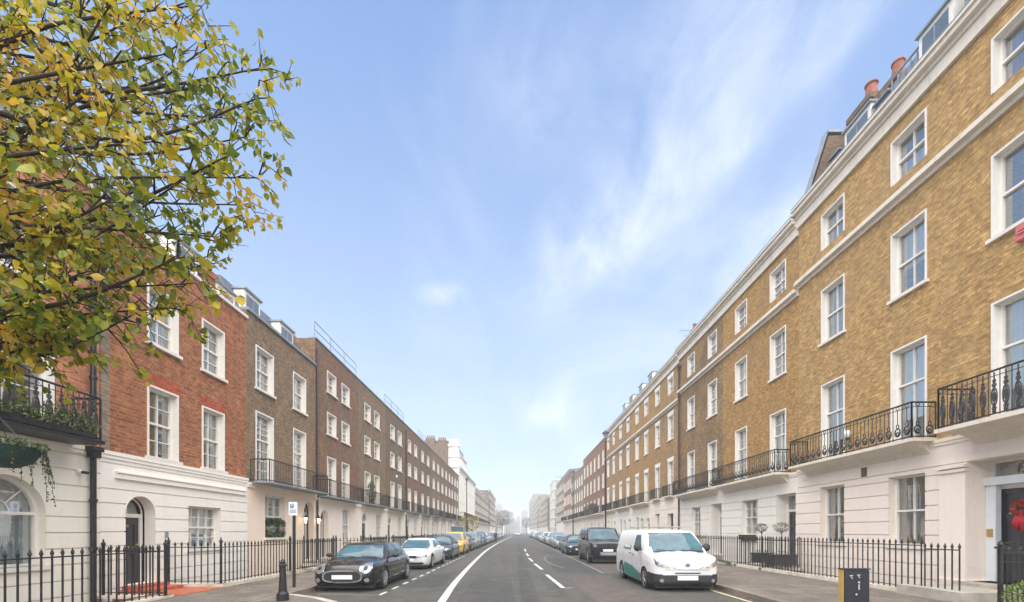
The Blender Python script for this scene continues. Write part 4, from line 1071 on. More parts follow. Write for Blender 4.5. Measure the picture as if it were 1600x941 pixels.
# ================================================================== railings
railing_run('black iron railings in front of the house with the arched window', [((FL, 5.2), (FL, 10.15)), ((FL, 10.15), (XL + .15, 10.15))], h=1.22, plinth=.05)
railing_run('black iron railings between the red tiled path and the parking sign', [((XL + .15, 12.05), (FL, 12.05)), ((FL, 12.05), (FL, 15.7))], h=1.24)
railing_run('black iron railings in front of the window with the green shrub', [((FL, 15.75), (FL, 19.7)), ((FL, 19.7), (XL + .15, 19.7))], h=1.24)
prev = 21.3
for i in range(9):
    a, b = edges[i], edges[i + 1]
    railing_run(f'black iron railings before the {ORD[i]} house of the brown terrace', [((XL + .15, a + 1.75), (FL, a + 1.75)), ((FL, a + 1.75), (FL, b + .35)), ((FL, b + .35), (XL + .15, b + .35))], h=1.22, sp=.175 if i < 3 else .22, near=i < 3, group='railings along the brown terrace')
railing_run('brown black iron railings in front of the pale pink house', [((FR, 10.55), (FR, 17.35)), ((FR, 17.35), (XR - .15, 17.35))], h=1.34, sp=.18, postends=False, mat=M_IRONB)
railing_run('short run of iron railings on a raised slab beside the front door pier', [((FR + .02, 9.66), (FR + .02, 10.48))], h=1.26, sp=.18, postends=False, mat=M_IRONB, plinth=.13)
railing_run('iron railings in front of the golden house and its planters', [((FR, 19.4), (FR, 23.9)), ((FR, 19.4), (XR - .15, 19.4))], h=1.34, sp=.18, postends=False, mat=M_IRONB)
railing_run('iron railings in front of the soot darkened house', [((FR, 25.8), (FR, 30.4)), ((FR, 25.8), (XR - .15, 25.8))], h=1.34, sp=.18, postends=False, mat=M_IRONB)
railing_run('iron railings crossing the doorway of the golden house', [((FR, 17.4), (FR, 19.35))], h=1.34, sp=.18, postends=False, mat=M_IRONB)
for i in range(4):
    railing_run(f'iron railings before the {ORD[i]} house with white lintels', [((FR, e4[i] + .2), (FR, e4[i + 1] - 1.2))], h=1.3, sp=.22, mat=M_IRON, near=False, group='railings along the ochre brick houses')

# ================================================================== plants
def leaf_shape(m, tones, c, dirv, up, L, Wd, tone, bend=0.25, simple=False):
    d = dirv.normalized(); s = d.cross(up)
    if s.length < .05: s = d.cross(Vector((1, 0, 0)))
    s.normalize(); n = s.cross(d)
    if simple:
        pts = [c, c + d * L * .45 + s * Wd * .5, c + d * L, c + d * L * .45 - s * Wd * .5]
        i = [m.vert(*p) for p in pts]; m.face(i); tones += [tone] * 4; return
    b = -n * bend * L
    pts = [c, c + d * L * .28 + s * Wd * .46 + n * .1 * Wd, c + d * L * .6 + s * Wd * .42 + n * .1 * Wd + b * .4, c + d * L + b, c + d * L * .6 - s * Wd * .42 + n * .1 * Wd + b * .4, c + d * L * .28 - s * Wd * .46 + n * .1 * Wd, c + d * L * .45 + b * .15]
    i = [m.vert(*p) for p in pts]; tones += [tone] * 7
    m.face([i[0], i[1], i[6]]); m.face([i[1], i[2], i[6]]); m.face([i[2], i[3], i[6]]); m.face([i[3], i[4], i[6]]); m.face([i[4], i[5], i[6]]); m.face([i[5], i[0], i[6]])
def leaf_build(m, tones, name, mat, parent=None, loc=(0, 0, 0)):
    me = m.mesh(name, mat, smooth=True)
    at = me.attributes.new('tone', 'FLOAT', 'POINT'); at.data.foreach_set('value', tones)
    return put(name, me, parent, loc)
def rv(): 
    while True:
        v = Vector((rnd.uniform(-1, 1), rnd.uniform(-1, 1), rnd.uniform(-1, 1)))
        if .05 < v.length < 1: return v.normalized()
def bush(name, label, cat, loc, rx, ry, rz, n, L, mat, parent=None, group=None, sq=1.0, child_name='foliage'):
    m = MB(); tn = []
    for _ in range(n):
        v = rv(); q = rnd.uniform(.55, 1.0) ** .6
        if sq != 1.0: v = Vector([math.copysign(abs(a) ** sq, a) for a in v])
        p = Vector((v.x * rx * q, v.y * ry * q, v.z * rz * q))
        leaf_shape(m, tn, p, (v + rv() * .8), Vector((0, 0, 1)) + rv() * .4, L * rnd.uniform(.7, 1.3), L * .6, rnd.random() ** 1.3, simple=True)
    if parent is None:
        o = leaf_build(m, tn, name, mat, None, loc); tag(o, label, cat, group); return o
    return leaf_build(m, tn, child_name, mat, parent, loc)

# ---- the autumn street tree, trunk on the left pavement just outside the picture
TY = 3.9
tree = thing('autumn_tree', 'street tree with yellow and green autumn leaves overhanging the top left', 'tree', (-6.35, TY - .2, P))
tm = MB(); O = Vector((-6.35, TY - .2, P))
def loc_(p): return p - O
tips = []
def at_uv(u, v, z): return Vector(((u - 808) / 680 * z, z, 1.65 + (831 - v) / 680 * z))
def limb(pts, r0, r1, n=7):
    sp = [Vector(p) for p in smooth_pts([tuple(p) for p in pts], 5)]
    rs = [r0 + (r1 - r0) * (i / (len(sp) - 1)) ** .8 for i in range(len(sp))]
    tm.tube([loc_(p) for p in sp], rs, n); return sp
trunk = limb([Vector((-6.35, TY - .2, P - .1)), Vector((-6.32, TY - .2, 1.5)), Vector((-6.38, TY - .15, 3.2)), Vector((-6.3, TY - .1, 5.2)), Vector((-6.2, TY, 7.2))], .17, .05, 10)
paths = []    # main limbs described by where they leave the trunk and where their tips end
targets = [(470, 118, 4.3), (466, 168, 3.6), (445, 232, 4.4), (468, 300, 3.9), (440, 345, 4.6), (385, 400, 3.7), (378, 438, 4.4), (325, 440, 3.4),
           (330, 490, 3.9), (318, 535, 4.3), (250, 545, 3.4), (185, 548, 4.5), (150, 470, 3.2), (120, 585, 3.8), (60, 575, 4.4), (40, 520, 3.3), (40, 590, 3.6), (110, 575, 3.9),
           (345, 15, 3.8), (318, 45, 4.5), (375, 85, 4.4), (300, 95, 3.5), (250, 30, 4.2), (200, 20, 3.3), (120, 20, 4.6), (60, 60, 3.5), (410, 265, 3.2), (340, 300, 3.3), (280, 240, 3.1), (220, 330, 3.2),
           (180, 150, 3.4), (240, 130, 4.8), (330, 200, 4.9), (360, 150, 4.0), (150, 260, 4.8), (90, 200, 3.4), (100, 350, 3.5), (180, 420, 4.9), (260, 420, 4.6), (60, 430, 4.0), (10, 300, 3.1), (20, 140, 4.4), (300, 360, 4.8), (400, 200, 4.7)]
leafpts = []
for (u, v, z) in targets:
    tip = at_uv(u * .88 - 8, (v if v < 380 else 380 + (v - 380) * .88) * .94 - 4, z)
    hh = max(2.6, min(6.6, tip.z - .15 - abs(tip.x + 6.3) * .10 + rnd.uniform(-.3, .3)))
    k = min(range(len(trunk)), key=lambda i: abs(trunk[i].z - hh)); st = trunk[k]
    mid1 = st.lerp(tip, .33) + Vector((0, rnd.uniform(-.35, .35), rnd.uniform(-.05, .22)))
    mid2 = st.lerp(tip, .68) + Vector((0, rnd.uniform(-.3, .3), rnd.uniform(-.22, .05)))
    sp = limb([st, mid1, mid2, tip], rnd.uniform(.028, .048), .005, 6)
    L = len(sp)
    for i in range(3, L):
        t = i / (L - 1); base = sp[i]; d0 = (sp[i] - sp[i - 1]).normalized()
        for _ in range(2 if t > .3 else 1):
            d = (d0 * rnd.uniform(.6, 1.3) + rv() * .95 + Vector((.1, 0, rnd.uniform(-.25, .35)))).normalized()
            ln = rnd.uniform(.18, .5) * (1.15 - .55 * t)
            q1 = base + d * ln * .5 + rv() * .05 + Vector((0, 0, .03)); q2 = base + d * ln * .92 + rv() * .07 + Vector((0, 0, -.22 * ln))
            tm.tube([loc_(base), loc_(q1), loc_(q2)], [.008, .0055, .003], 4, False)
            for s_ in (.3, .5, .62, .76, .88, .95, 1.0, 1.0, 1.0): leafpts.append((base.lerp(q1, s_ * 2) if s_ < .5 else q1.lerp(q2, s_ * 2 - 1), d))
            for _k in range(2):
                s_ = rnd.uniform(.3, .9); bb = q1.lerp(q2, s_); d2 = (d + rv() * 1.1).normalized(); l2 = rnd.uniform(.1, .24); q3 = bb + d2 * l2
                tm.tube([loc_(bb), loc_(q3)], [.0045, .0022], 3, False)
                for s2 in (.5, .85, 1.0, 1.0): leafpts.append((bb.lerp(q3, s2), d2))
tm.build('trunk', M_BARK, tree, smooth=True)
cm_ = MB(); tn = []
for p, d in leafpts:
    if rnd.random() < .36 + .42 * math.sin(p.x * 4.1 + p.z * 3.3) * math.sin(p.z * 4.7 + p.y * 2.0): continue
    clump = .5 + .5 * math.sin(p.x * 2.9 + p.z * 2.1 + 1.3) * math.cos(p.z * 3.1 - p.y * 2.3 + .6 * p.x)
    tone = min(1, max(0, .42 * clump + .52 * rnd.random() + .02))
    dd = (d * .35 + rv() * .7 + Vector((0, 0, -.75))).normalized()
    s_ = rnd.uniform(.045, .075) + .035 * rnd.random() ** 3; p = p + rv() * .03
    leaf_shape(cm_, tn, loc_(p), dd, rv(), s_, s_ * rnd.uniform(.62, .85), tone, bend=rnd.uniform(-.2, .6))
leaf_build(cm_, tn, 'crown', M_LEAF, tree)

# hanging basket and balcony planting on L0
hb = thing('hanging_basket', 'dark green basket of trailing ivy hanging under the planted balcony', 'hanging basket', (-8.62, 7.22, 2.72))
m = MB(); m.lathe((0, 0, 0), [(.02, 0), (.25, .02), (.42, .12), (.50, .26), (.52, .34)], 18); m.build('basket', plain('green_wicker', (.015, .05, .04), .8, var=.5, nscale=30, bump=.6), hb)
m = MB()
for a in (0, 120, 240): m.tube([(.5 * math.cos(R(a)), .5 * math.sin(R(a)), .34), (0, 0, .86)], .006, 4)
m.build('chain', M_IRON, hb)
m = MB(); tn = []
for _ in range(1500):
    a = rnd.uniform(0, 6.283); r_ = .58 * math.sqrt(rnd.random()); p = Vector((r_ * math.cos(a), r_ * math.sin(a), .34 + rnd.uniform(-.03, .2) * (1 - r_)))
    leaf_shape(m, tn, p, rv() + Vector((math.cos(a), math.sin(a), -.2)), Vector((0, 0, 1)), rnd.uniform(.035, .06), .04, rnd.random() ** 1.1)
stm = MB()
for s_ in range(30):
    a = rnd.uniform(.2, 2.0) if s_ % 2 else rnd.uniform(0, 6.283)
    p = Vector((.5 * math.cos(a), .5 * math.sin(a), .34)); v = Vector((math.cos(a) * .3, math.sin(a) * .3, .1)); n_ = rnd.randint(5, 20) if s_ % 2 else rnd.randint(3, 12); pth = [p.copy()]
    for k in range(n_):
        v = v * .72 + Vector((0, .012, -.17)) + rv() * .05; p = p + v * .085; pth.append(p.copy())
        leaf_shape(m, tn, p, rv() + Vector((0, 0, -.5)), Vector((0, 0, 1)) + rv(), rnd.uniform(.03, .055), .04, rnd.random())
    stm.tube(pth, .004, 3, False)
leaf_build(m, tn, 'ivy', M_IVY, hb)
stm.build('ivy_stems', M_BARK, hb)
tr = thing('balcony_trough', 'planted trough spilling greenery along the far left balcony', 'planter', (-9.13, 8.3, 3.64))
m = MB(); m.box(-.12, .12, -1.3, 1.0, 0, .2); m.build('trough', M_IRON, tr)
m = MB(); tn = []
for _ in range(1500):
    yy = rnd.uniform(-1.35, 1.08); top = .16 + .10 * math.sin(yy * 4) + .05 * math.sin(yy * 11)
    p = Vector((rnd.uniform(-.16, .22), yy, rnd.uniform(.08, .22 + top)))
    leaf_shape(m, tn, p, rv() + Vector((.3, 0, .8)), rv(), rnd.uniform(.04, .12), .028, rnd.random() ** .8, simple=True)
leaf_build(m, tn, 'plants', M_HEDGE, tr)
dp_ = thing('drainpipe', 'black cast iron drainpipe with hopper between the orange and the red brick houses', 'drainpipe', (-9.66, 9.92, P))
m = MB(); m.tube([(0, 0, -.1), (0, 0, 3.3)], .058, 10); m.tube([(0, 0, 3.5), (0, 0, 9.2)], .058, 10)
for zz in (1.1, 2.2, 5.0, 6.6, 8.2): m.lathe((0, 0, zz), [(.06, 0), (.078, .01), (.078, .07), (.06, .08)], 10)
m.build('pipe', M_IRON, dp_, smooth=False)
m = MB(); m.box(-.06, .14, -.14, .12, 3.36, 3.46); m.box(-.05, .1, -.1, .09, 3.22, 3.357); m.build('hopper', M_IRON, dp_)
cc = thing('security_camera', 'white security camera on the cream wall beside the drainpipe', 'camera', (-9.74, 9.68, 2.98))
m = MB(); m.lathe((0, 0, 0), [(.001, -.05), (.05, -.03), (.055, .03), (.03, .06), (.001, .065)], 12); m.build('body', M_PAINT, cc, smooth=True)
m = MB(); m.tube([(.0, 0, 0), (.16, .05, -.02)], .03, 8); m.build('lens', M_IRON, cc)

bush('window_shrub', 'dense green shrub in the ground floor window of the dark brown house', 'plant', (XL - .02, 17.65, 1.80), .15, .64, .38, 1500, .08, M_IVY, sq=.55)
for (y_, s_, lab) in ((18.55, .62, 'left'), (17.15, .9, 'right')):
    x_ = 10.42; pl = thing('planter', ('smaller black box planter with olive ball tree, left of the green door steps' if lab == 'left' else 'wider dark grey box planter with clipped olive tree before the dark green door'), 'planter', (x_, y_, .34))
    h_ = .36; m = MB(); m.box(-s_ / 2, s_ / 2, -.25, .25, 0, h_); m.box(-s_ / 2 - .03, s_ / 2 + .03, -.28, .28, h_, h_ + .05); m.cur = 0; m.build('box', plain('charcoal_planter', (.03, .032, .034), .6), pl)
    m = MB(); m.tube([(0, 0, h_), (.02, 0, h_ + .5), (0, 0, h_ + .95)], [.022, .018, .012], 6)
    for k in range(6): v = rv(); m.tube([(0, 0, h_ + .85), (v.x * .18, v.y * .18, h_ + 1.1 + v.z * .08)], .006, 4)
    m.build('stem', M_BARK, pl)
    bush('foliage', '', '', (0, 0, h_ + 1.12), s_ * .30 + .04, .24, .17, 420, .06, M_OLIVE, parent=pl)
    bush('foliage', '', '', (0, 0, h_ + .08), s_ * .4, .2, .09, 200, .05, M_OLIVE, parent=pl, child_name='underplanting')
# sills' small pots, moss strip, hedges
o = bush('moss_strip', 'low strip of moss and weeds along the base of the right hand railings', 'moss', (FR - .2, 20.9, .18), .10, 1.5, .10, 1500, .05, M_HEDGE, sq=.6); o['kind'] = 'stuff'
o = bush('moss_strip', 'small tuft of green weeds at the pale plinth behind the bollard', 'moss', (FL + .16, 16.1, .17), .10, 1.0, .06, 500, .04, M_HEDGE, sq=.6); o['kind'] = 'stuff'
for k, (y_, x_) in enumerate(((36.5, 10.7), (40.0, 10.7))):
    bush('topiary_bush', ('nearer' if k == 0 else 'farther') + ' dark clipped bush behind the railings beyond the white van', 'plant', (x_, y_, 1.45), .3, .5, .38, 350, .09, M_HEDGE)
bush('balcony_shrub', 'dark cone shrub on the balcony of the second brown terrace house', 'plant', (XL + .32, 28.35, 4.2), .22, .5, .68, 700, .1, M_IVY)
bush('balcony_plants', 'long mass of plants along the balcony of the dull red brick block', 'plant', (XR - .55, 64.5, 4.9), .5, 4.5, .7, 1400, .3, M_OLIVE, sq=.7)
# front door bits on the right
m = MB(); g = thing('stair_railing', 'black iron stair railing with scroll top beside the front door at the right edge', 'railings', (9.44, 8.5, P + .0))
m.box(-.03, .03, -.03, .03, 0, 1.2); m.box(-.06, .06, -.06, .06, 1.2, 1.24); m.lathe((0, 0, 1.24), [(.03, 0), (.05, .04), (.03, .09), (.001, .12)], 8); m.build('post', M_IRON, g)
m = MB(); m.box(-.03, 1.9, -.02, .02, 1.1, 1.15); m.box(-.03, 1.9, -.015, .015, .93, .95); m.box(0, 1.9, -.015, .015, .12, .15)
for k in range(16): m.box(.11 * k, .11 * k + .018, -.009, .009, .12, 1.1)
for k in range(8):
    cx = .12 + .22 * k; m.tube([(cx + .07 * math.cos(a * .5236), 0, 1.24 + .07 * math.sin(a * .5236)) for a in range(13)], .014, 5, False)
    m.tube([(cx + .03 * math.cos(a * 1.0472), 0, 1.24 + .03 * math.sin(a * 1.0472)) for a in range(7)], .012, 5, False)
m.box(-.03, 1.9, -.015, .015, 1.31, 1.335); m.build('scroll_panel', M_IRON, g)
bush('box_shrub', 'light green leafy shrub at the bottom right corner beside the stair railing', 'plant', (9.62, 8.2, .42), .36, .3, .26, 1100, .06, leaf_mat('fresh_leaf', [(0, (.06, .12, .02)), (.6, (.2, .3, .05)), (1, (.42, .5, .14))], .3))
wr = thing('wreath', 'red festive wreath with ribbon hanging on the black front door', 'wreath', (11.95, 10.27, 2.2))
m = MB(); tn = []
for _ in range(500):
    a = rnd.uniform(0, 6.283); p = Vector((-.03 + rnd.uniform(-.05, .03), .14 * math.cos(a), .14 * math.sin(a))) + rv() * .05
    leaf_shape(m, tn, p, rv(), rv(), .07, .04, rnd.random(), simple=True)
leaf_build(m, tn, 'greenery', leaf_mat('berry_leaf', [(0, (.35, .01, .015)), (.6, (.6, .015, .02)), (1, (.45, .30, .12))], .1), wr)
m = MB()
for k in range(16):
    a = rnd.uniform(-.9, .9); m.tube([(-.05, .1 * a, -.1), (-.08 - .02 * rnd.random(), .16 * a, -.3), (-.07, .2 * a + rnd.uniform(-.03, .03), -.5 + rnd.uniform(-.04, .05))], [.02, .045, .03], 6)
m.build('ribbon', plain('red_ribbon', (.42, .01, .018), .5, var=.3), wr, smooth=True)

# alarms, lanterns, aerial
al = thing('alarm_box', 'round white alarm box on the yellow brick wall above the long balcony', 'alarm', (XR - .02, 14.95, 5.0))
m = MB(); m.lathe((0, 0, 0), [(.001, -.12), (.10, -.115), (.135, -.07), (.14, 0)], 20, 'x'); m.build('cover', M_PAINT, al, smooth=True)
m = MB(); m.box(-.09, 0, -.05, .05, -.18, -.12); m.build('strobe', M_IRON, al)
al = thing('alarm_box', 'pink red alarm box high on the yellow brick wall at the right edge', 'alarm', (XR - .02, 9.72, 8.38))
m = MB(); m.box(-.10, 0, -.16, .16, -.2, .18); m.box(-.11, -.10, -.1, .1, -.05, .05); o = m.build('cover', plain('faded_red', (.62, .16, .15), .5), al); bevel_mesh(o.data, .03)
al = thing('alarm_box', 'small white alarm box on the brown brick terrace between two windows', 'alarm', (XL + .02, 35.2, 6.1))
m = MB(); m.lathe((0, 0, 0), [(.14, 0), (.13, .06), (.08, .1), (.001, .11)], 14, 'x'); m.build('cover', M_PAINT, al)
def emis(name, c, s):
    k = NT(name); k.b.inputs['Emission Color'].default_value = (*c, 1); k.b.inputs['Emission Strength'].default_value = s; k.b.inputs['Base Color'].default_value = (*c, 1); return k.m
M_LAMP = emis('warm_lamp', (1.0, .74, .38), 2.4)
for k, y_ in enumerate((19.72, 21.02)):
    ln = thing('wall_lantern', ('nearer' if k == 0 else 'farther') + ' lit wall lantern beside the arched door of the dark brown house', 'lantern', (XL + .05, y_, 2.18))
    m = MB(); m.lathe((.17, 0, 0), [(.035, -.16), (.075, .1), (.08, .11)], 6); m.build('glass', M_LAMP, ln)
    m = MB(); m.lathe((.17, 0, 0), [(.095, .11), (.07, .17), (.02, .22), (.001, .28)], 6); m.tube([(0, 0, .1), (.1, 0, .26), (.17, 0, .25)], .012, 5)
    m.build('hood', M_IRON, ln)
    m = MB(); m.lathe((.17, 0, 0), [(.01, -.22), (.04, -.16), (.035, -.15)], 6); m.build('base', M_IRON, ln)
ae = thing('tv_aerial', 'television aerial standing on the roof above the brown drainpipe', 'aerial', (13.2, 33.0, 13.6))
m = MB(); m.tube([(0, 0, 0), (0, 0, 3.4)], .035, 6); m.tube([(-.9, 0, 3.3), (.9, 0, 3.3)], .018, 4); m.tube([(-.6, 0, 2.9), (.7, 0, 2.9)], .018, 4)
for k in range(9): m.tube([(-.8 + .2 * k, -.25, 3.3), (-.8 + .2 * k, .25, 3.3)], .012, 4)
m.build('mast', M_LEAD, ae)

# ================================================================== street furniture
def lamp_post(label, x, y, H, arm=0):
    r = thing('street_lamp', label, 'street lamp', (x, y, P))
    m = MB(); m.lathe((0, 0, 0), [(.13, 0), (.13, .12), (.10, .2), (.10, 1.25), (.075, 1.35), (.06, 1.5), (.045, H - .6)], 12); m.build('pole', M_IRON, r)
    m = MB(); m.lathe((0, 0, H - .6), [(.05, 0), (.09, .04), (.18, .34), (.185, .36)], 12); m.build('lantern_glass', M_LEAD, r)
    m = MB(); m.lathe((0, 0, H - .24), [(.25, 0), (.22, .05), (.10, .16), (.03, .2), (.001, .28)], 12); m.tube([(-.25, 0, -.28 + H - .5), (.25, 0, -.28 + H - .5)], .015, 5); m.build('lantern_hood', M_IRON, r)
    return r
lamp_post('tall black street lamp on the right pavement beyond the black off-roader', 5.98, 29.4, 8.4)
lamp_post('farther black street lamp on the right before the red brown block', 5.98, 46.5, 8.1)
lamp_post('black street lamp on the left pavement before the tall white building', -5.95, 51.4, 7.95)
for k, (x, y) in enumerate(((-5.95, 92), (5.98, 84), (-5.95, 130), (5.98, 125))):
    lamp_post(['distant lamp before the beige building on the left', 'distant lamp before the tan block on the right', 'farthest lamp on the left pavement', 'farthest lamp on the right pavement'][k], x, y, 8.0)
sg = thing('parking_sign', 'white and blue parking sign on a black post by the left railings', 'sign', (-6.17, 12.04, P))
m = MB(); m.tube([(0, 0, -.1), (0, 0, 2.34)], .042, 10); m.build('post', M_IRON, sg)
m = MB(); m.box(-.12, .12, -.062, -.05, 1.98, 2.35); m.build('plate', plain('sign_white', (.72, .74, .76), .4, var=.03), sg)
M_BLUE = plain('sign_blue', (.07, .16, .36), .4, var=.05)
m = MB(); m.box(-.075, .02, -.0655, -.063, 2.185, 2.295)
for zz, w_ in ((2.12, .09), (2.085, .075), (2.05, .085)): m.box(-w_, w_, -.0655, -.063, zz, zz + .014)
m.build('legend', M_BLUE, sg)
def text_mesh(s, size, mat, parent, loc, rot=(R(90), 0, 0), name='lettering', ext=.001):
    cu = bpy.data.curves.new(name, 'FONT'); cu.body = s; cu.size = size; cu.extrude = ext; cu.align_x = 'CENTER'; cu.align_y = 'CENTER'
    o = bpy.data.objects.new(name, cu); COL.objects.link(o); dg = bpy.context.evaluated_depsgraph_get()
    me = bpy.data.meshes.new_from_object(o.evaluated_get(dg)); bpy.data.objects.remove(o)
    me.materials.clear(); me.materials.append(mat)
    q = put(name, me, parent, loc); q.rotation_euler = rot; return q
text_mesh('P', .11, M_PAINT, sg, (-.028, -.067, 2.24))
bo_ = thing('bollard', 'short black cast iron bollard on the left pavement in front of the parking sign', 'bollard', (-5.18, 9.62, P))
m = MB(); m.lathe((0, 0, 0), [(.125, 0), (.125, .16), (.095, .2), (.085, .22), (.062, .74), (.062, .76), (.082, .77), (.082, .80), (.055, .82), (.06, .86), (.035, .91), (.001, .93)], 12); m.build('shaft', M_IRON, bo_)
cb_ = thing('street_cabinet', 'black street cabinet with narrow ochre side panel and white symbols on the right pavement', 'cabinet', (6.5, 8.5, P))
m = MB(); m.box(-.245, .26, -.16, -.055, 0, .80); o = m.build('body', plain('cabinet_black', (.012, .013, .02), .35), cb_); bevel_mesh(o.data, .012)
m = MB(); m.box(-.265, .275, -.175, -.04, .803, .825); m.build('lid', M_IRON, cb_)
m = MB(); m.box(-.262, -.248, -.165, -.05, 0, .80); m.build('side_panel', plain('ochre_panel', (.42, .27, .07), .5, var=.15), cb_)
m = MB(); ws_ = []
for cx, cz in ((-.10, .66), (.04, .67)): m.tube([(cx - .02, -.166, cz + .03), (cx + .02, -.166, cz - .03)], .012, 5); m.tube([(cx - .03, -.166, cz + .025), (cx + .03, -.166, cz + .03)], .010, 5)
m.box(.035, .06, -.168, -.161, .42, .52); m.lathe((.0, -.161, .33), [(.001, -.008), (.02, -.008), (.02, 0)], 8, 'y'); m.lathe((.047, -.161, .56), [(.001, -.008), (.02, -.008), (.02, 0)], 8, 'y')
m.build('symbols', plain('pale_symbol', (.35, .37, .4), .5), cb_)
# green hoarding and small autumn tree up the left pavement
hd = thing('site_hoarding', 'long low green teal site hoarding on the left pavement behind the parked cars', 'hoarding', (-6.6, 44, P))
m = MB(); m.box(-.05, .05, 0, 9, 0, 2.0); m.build('boards', plain('teal_board', (.05, .17, .16), .5, var=.3, nscale=1.5), hd)
m = MB()
for k in range(6): m.box(-.09, -.052, 1.8 * k - .0, 1.8 * k + .08, 0, 2.05)
m.box(-.07, .07, 0, 9, 2.003, 2.08); m.build('frame', M_BLUE, hd)
def small_tree(label, x, y, H, R_, mat, n, L, tw=.09, seed=1):
    r = thing('street_tree', label, 'tree', (x, y, P)); m = MB()
    m.tube([(0, 0, 0), (.05, 0, H * .35), (0, .05, H * .7)], [tw, tw * .7, tw * .3], 7)
    for k in range(12):
        v = rv(); m.tube([(0, 0, H * rnd.uniform(.35, .6)), (v.x * R_ * .5, v.y * R_ * .5, H * .68 + v.z * R_ * .3), (v.x * R_ * .9, v.y * R_ * .9, H * .72 + v.z * R_ * .8)], [tw * .35, tw * .2, tw * .07], 4)
    m.build('trunk', M_BARK, r)
    bush('', '', '', (0, 0, H * .72), R_, R_, H * .3, n, L, mat, parent=r, child_name='crown'); return r
small_tree('small orange brown autumn tree on the left pavement by the lamp', -6.6, 58, 3.6, 1.5, M_LEAF, 700, .22)
for k, (x, y, h, r_) in enumerate(((-6.8, 205, 11, 3.2), (-6.8, 240, 13, 3.5), (-7, 290, 15, 4.5), (-6.5, 350, 18, 5), (7.0, 330, 12, 3.5), (-14, 420, 24, 7), (9, 440, 13, 5), (-4, 480, 11, 5))):
    small_tree(['slim pale tree after the grey brown block', 'second hazy tree past the grey brown block', 'third hazy tree on the left pavement', 'fourth and tallest hazy tree on the left pavement', 'hazy tree on the far right pavement', 'large hazy tree behind the far left row', 'round hazy tree at the far right end', 'low hazy tree at the end of the street'][k], x, y, h, r_, M_OLIVE, 500, .8, .25)

# ================================================================== cars
def paint(name, c, metal=0.0, rough=0.28): return plain(name, c, .22, metal, var=.03, coat=.55)
M_CBLK = paint('black_car_paint', (.005, .0055, .007)); M_CWHT = paint('white_car_paint', (.64, .65, .66)); M_CGRY = paint('graphite_car_paint', (.045, .05, .06), .4)
M_CSIL = paint('silver_car_paint', (.42, .45, .47), .6); M_CBLU = paint('blue_car_paint', (.03, .06, .16), .2); M_CYEL = paint('yellow_car_paint', (.72, .42, .06)); M_CGN = paint('dark_green_grey_paint', (.03, .038, .042), .3)
M_CRED = paint('dark_red_car_paint', (.20, .02, .02), .2)
M_CHR = plain('chrome', (.75, .77, .78), .12, 1.0, var=.02); M_TRIM = plain('black_trim_plastic', (.022, .022, .024), .55, var=.15)
M_LENS = plain('headlight_lens', (.36, .38, .40), .1, .5, var=.35, nscale=25, spec=1.0); M_PLATE = plain('number_plate_white', (.78, .80, .80), .4, var=.02)
M_ALLOY = plain('alloy', (.40, .41, .42), .3, .8, var=.05); M_TEAL = plain('teal_vinyl', (.02, .16, .13), .35, var=.08)
M_DARKIN = plain('car_interior', (.02, .02, .022), .8, var=.2)

def loft(m, secs, close_ends=True):
    n = len(secs[0]); rings = [[m.vert(*p) for p in s] for s in secs]
    for A, B in zip(rings, rings[1:]):
        for j in range(n): m.face([A[j], B[j], B[(j + 1) % n], A[(j + 1) % n]])
    if close_ends: m.face(rings[0]); m.face(rings[-1][::-1])
def interp(tab, y):
    if y <= tab[0][0]: return tab[0][1:]
    for a, b in zip(tab, tab[1:]):
        if y <= b[0]:
            t = (y - a[0]) / (b[0] - a[0]); return tuple(p + (q - p) * t for p, q in zip(a[1:], b[1:]))
    return tab[-1][1:]

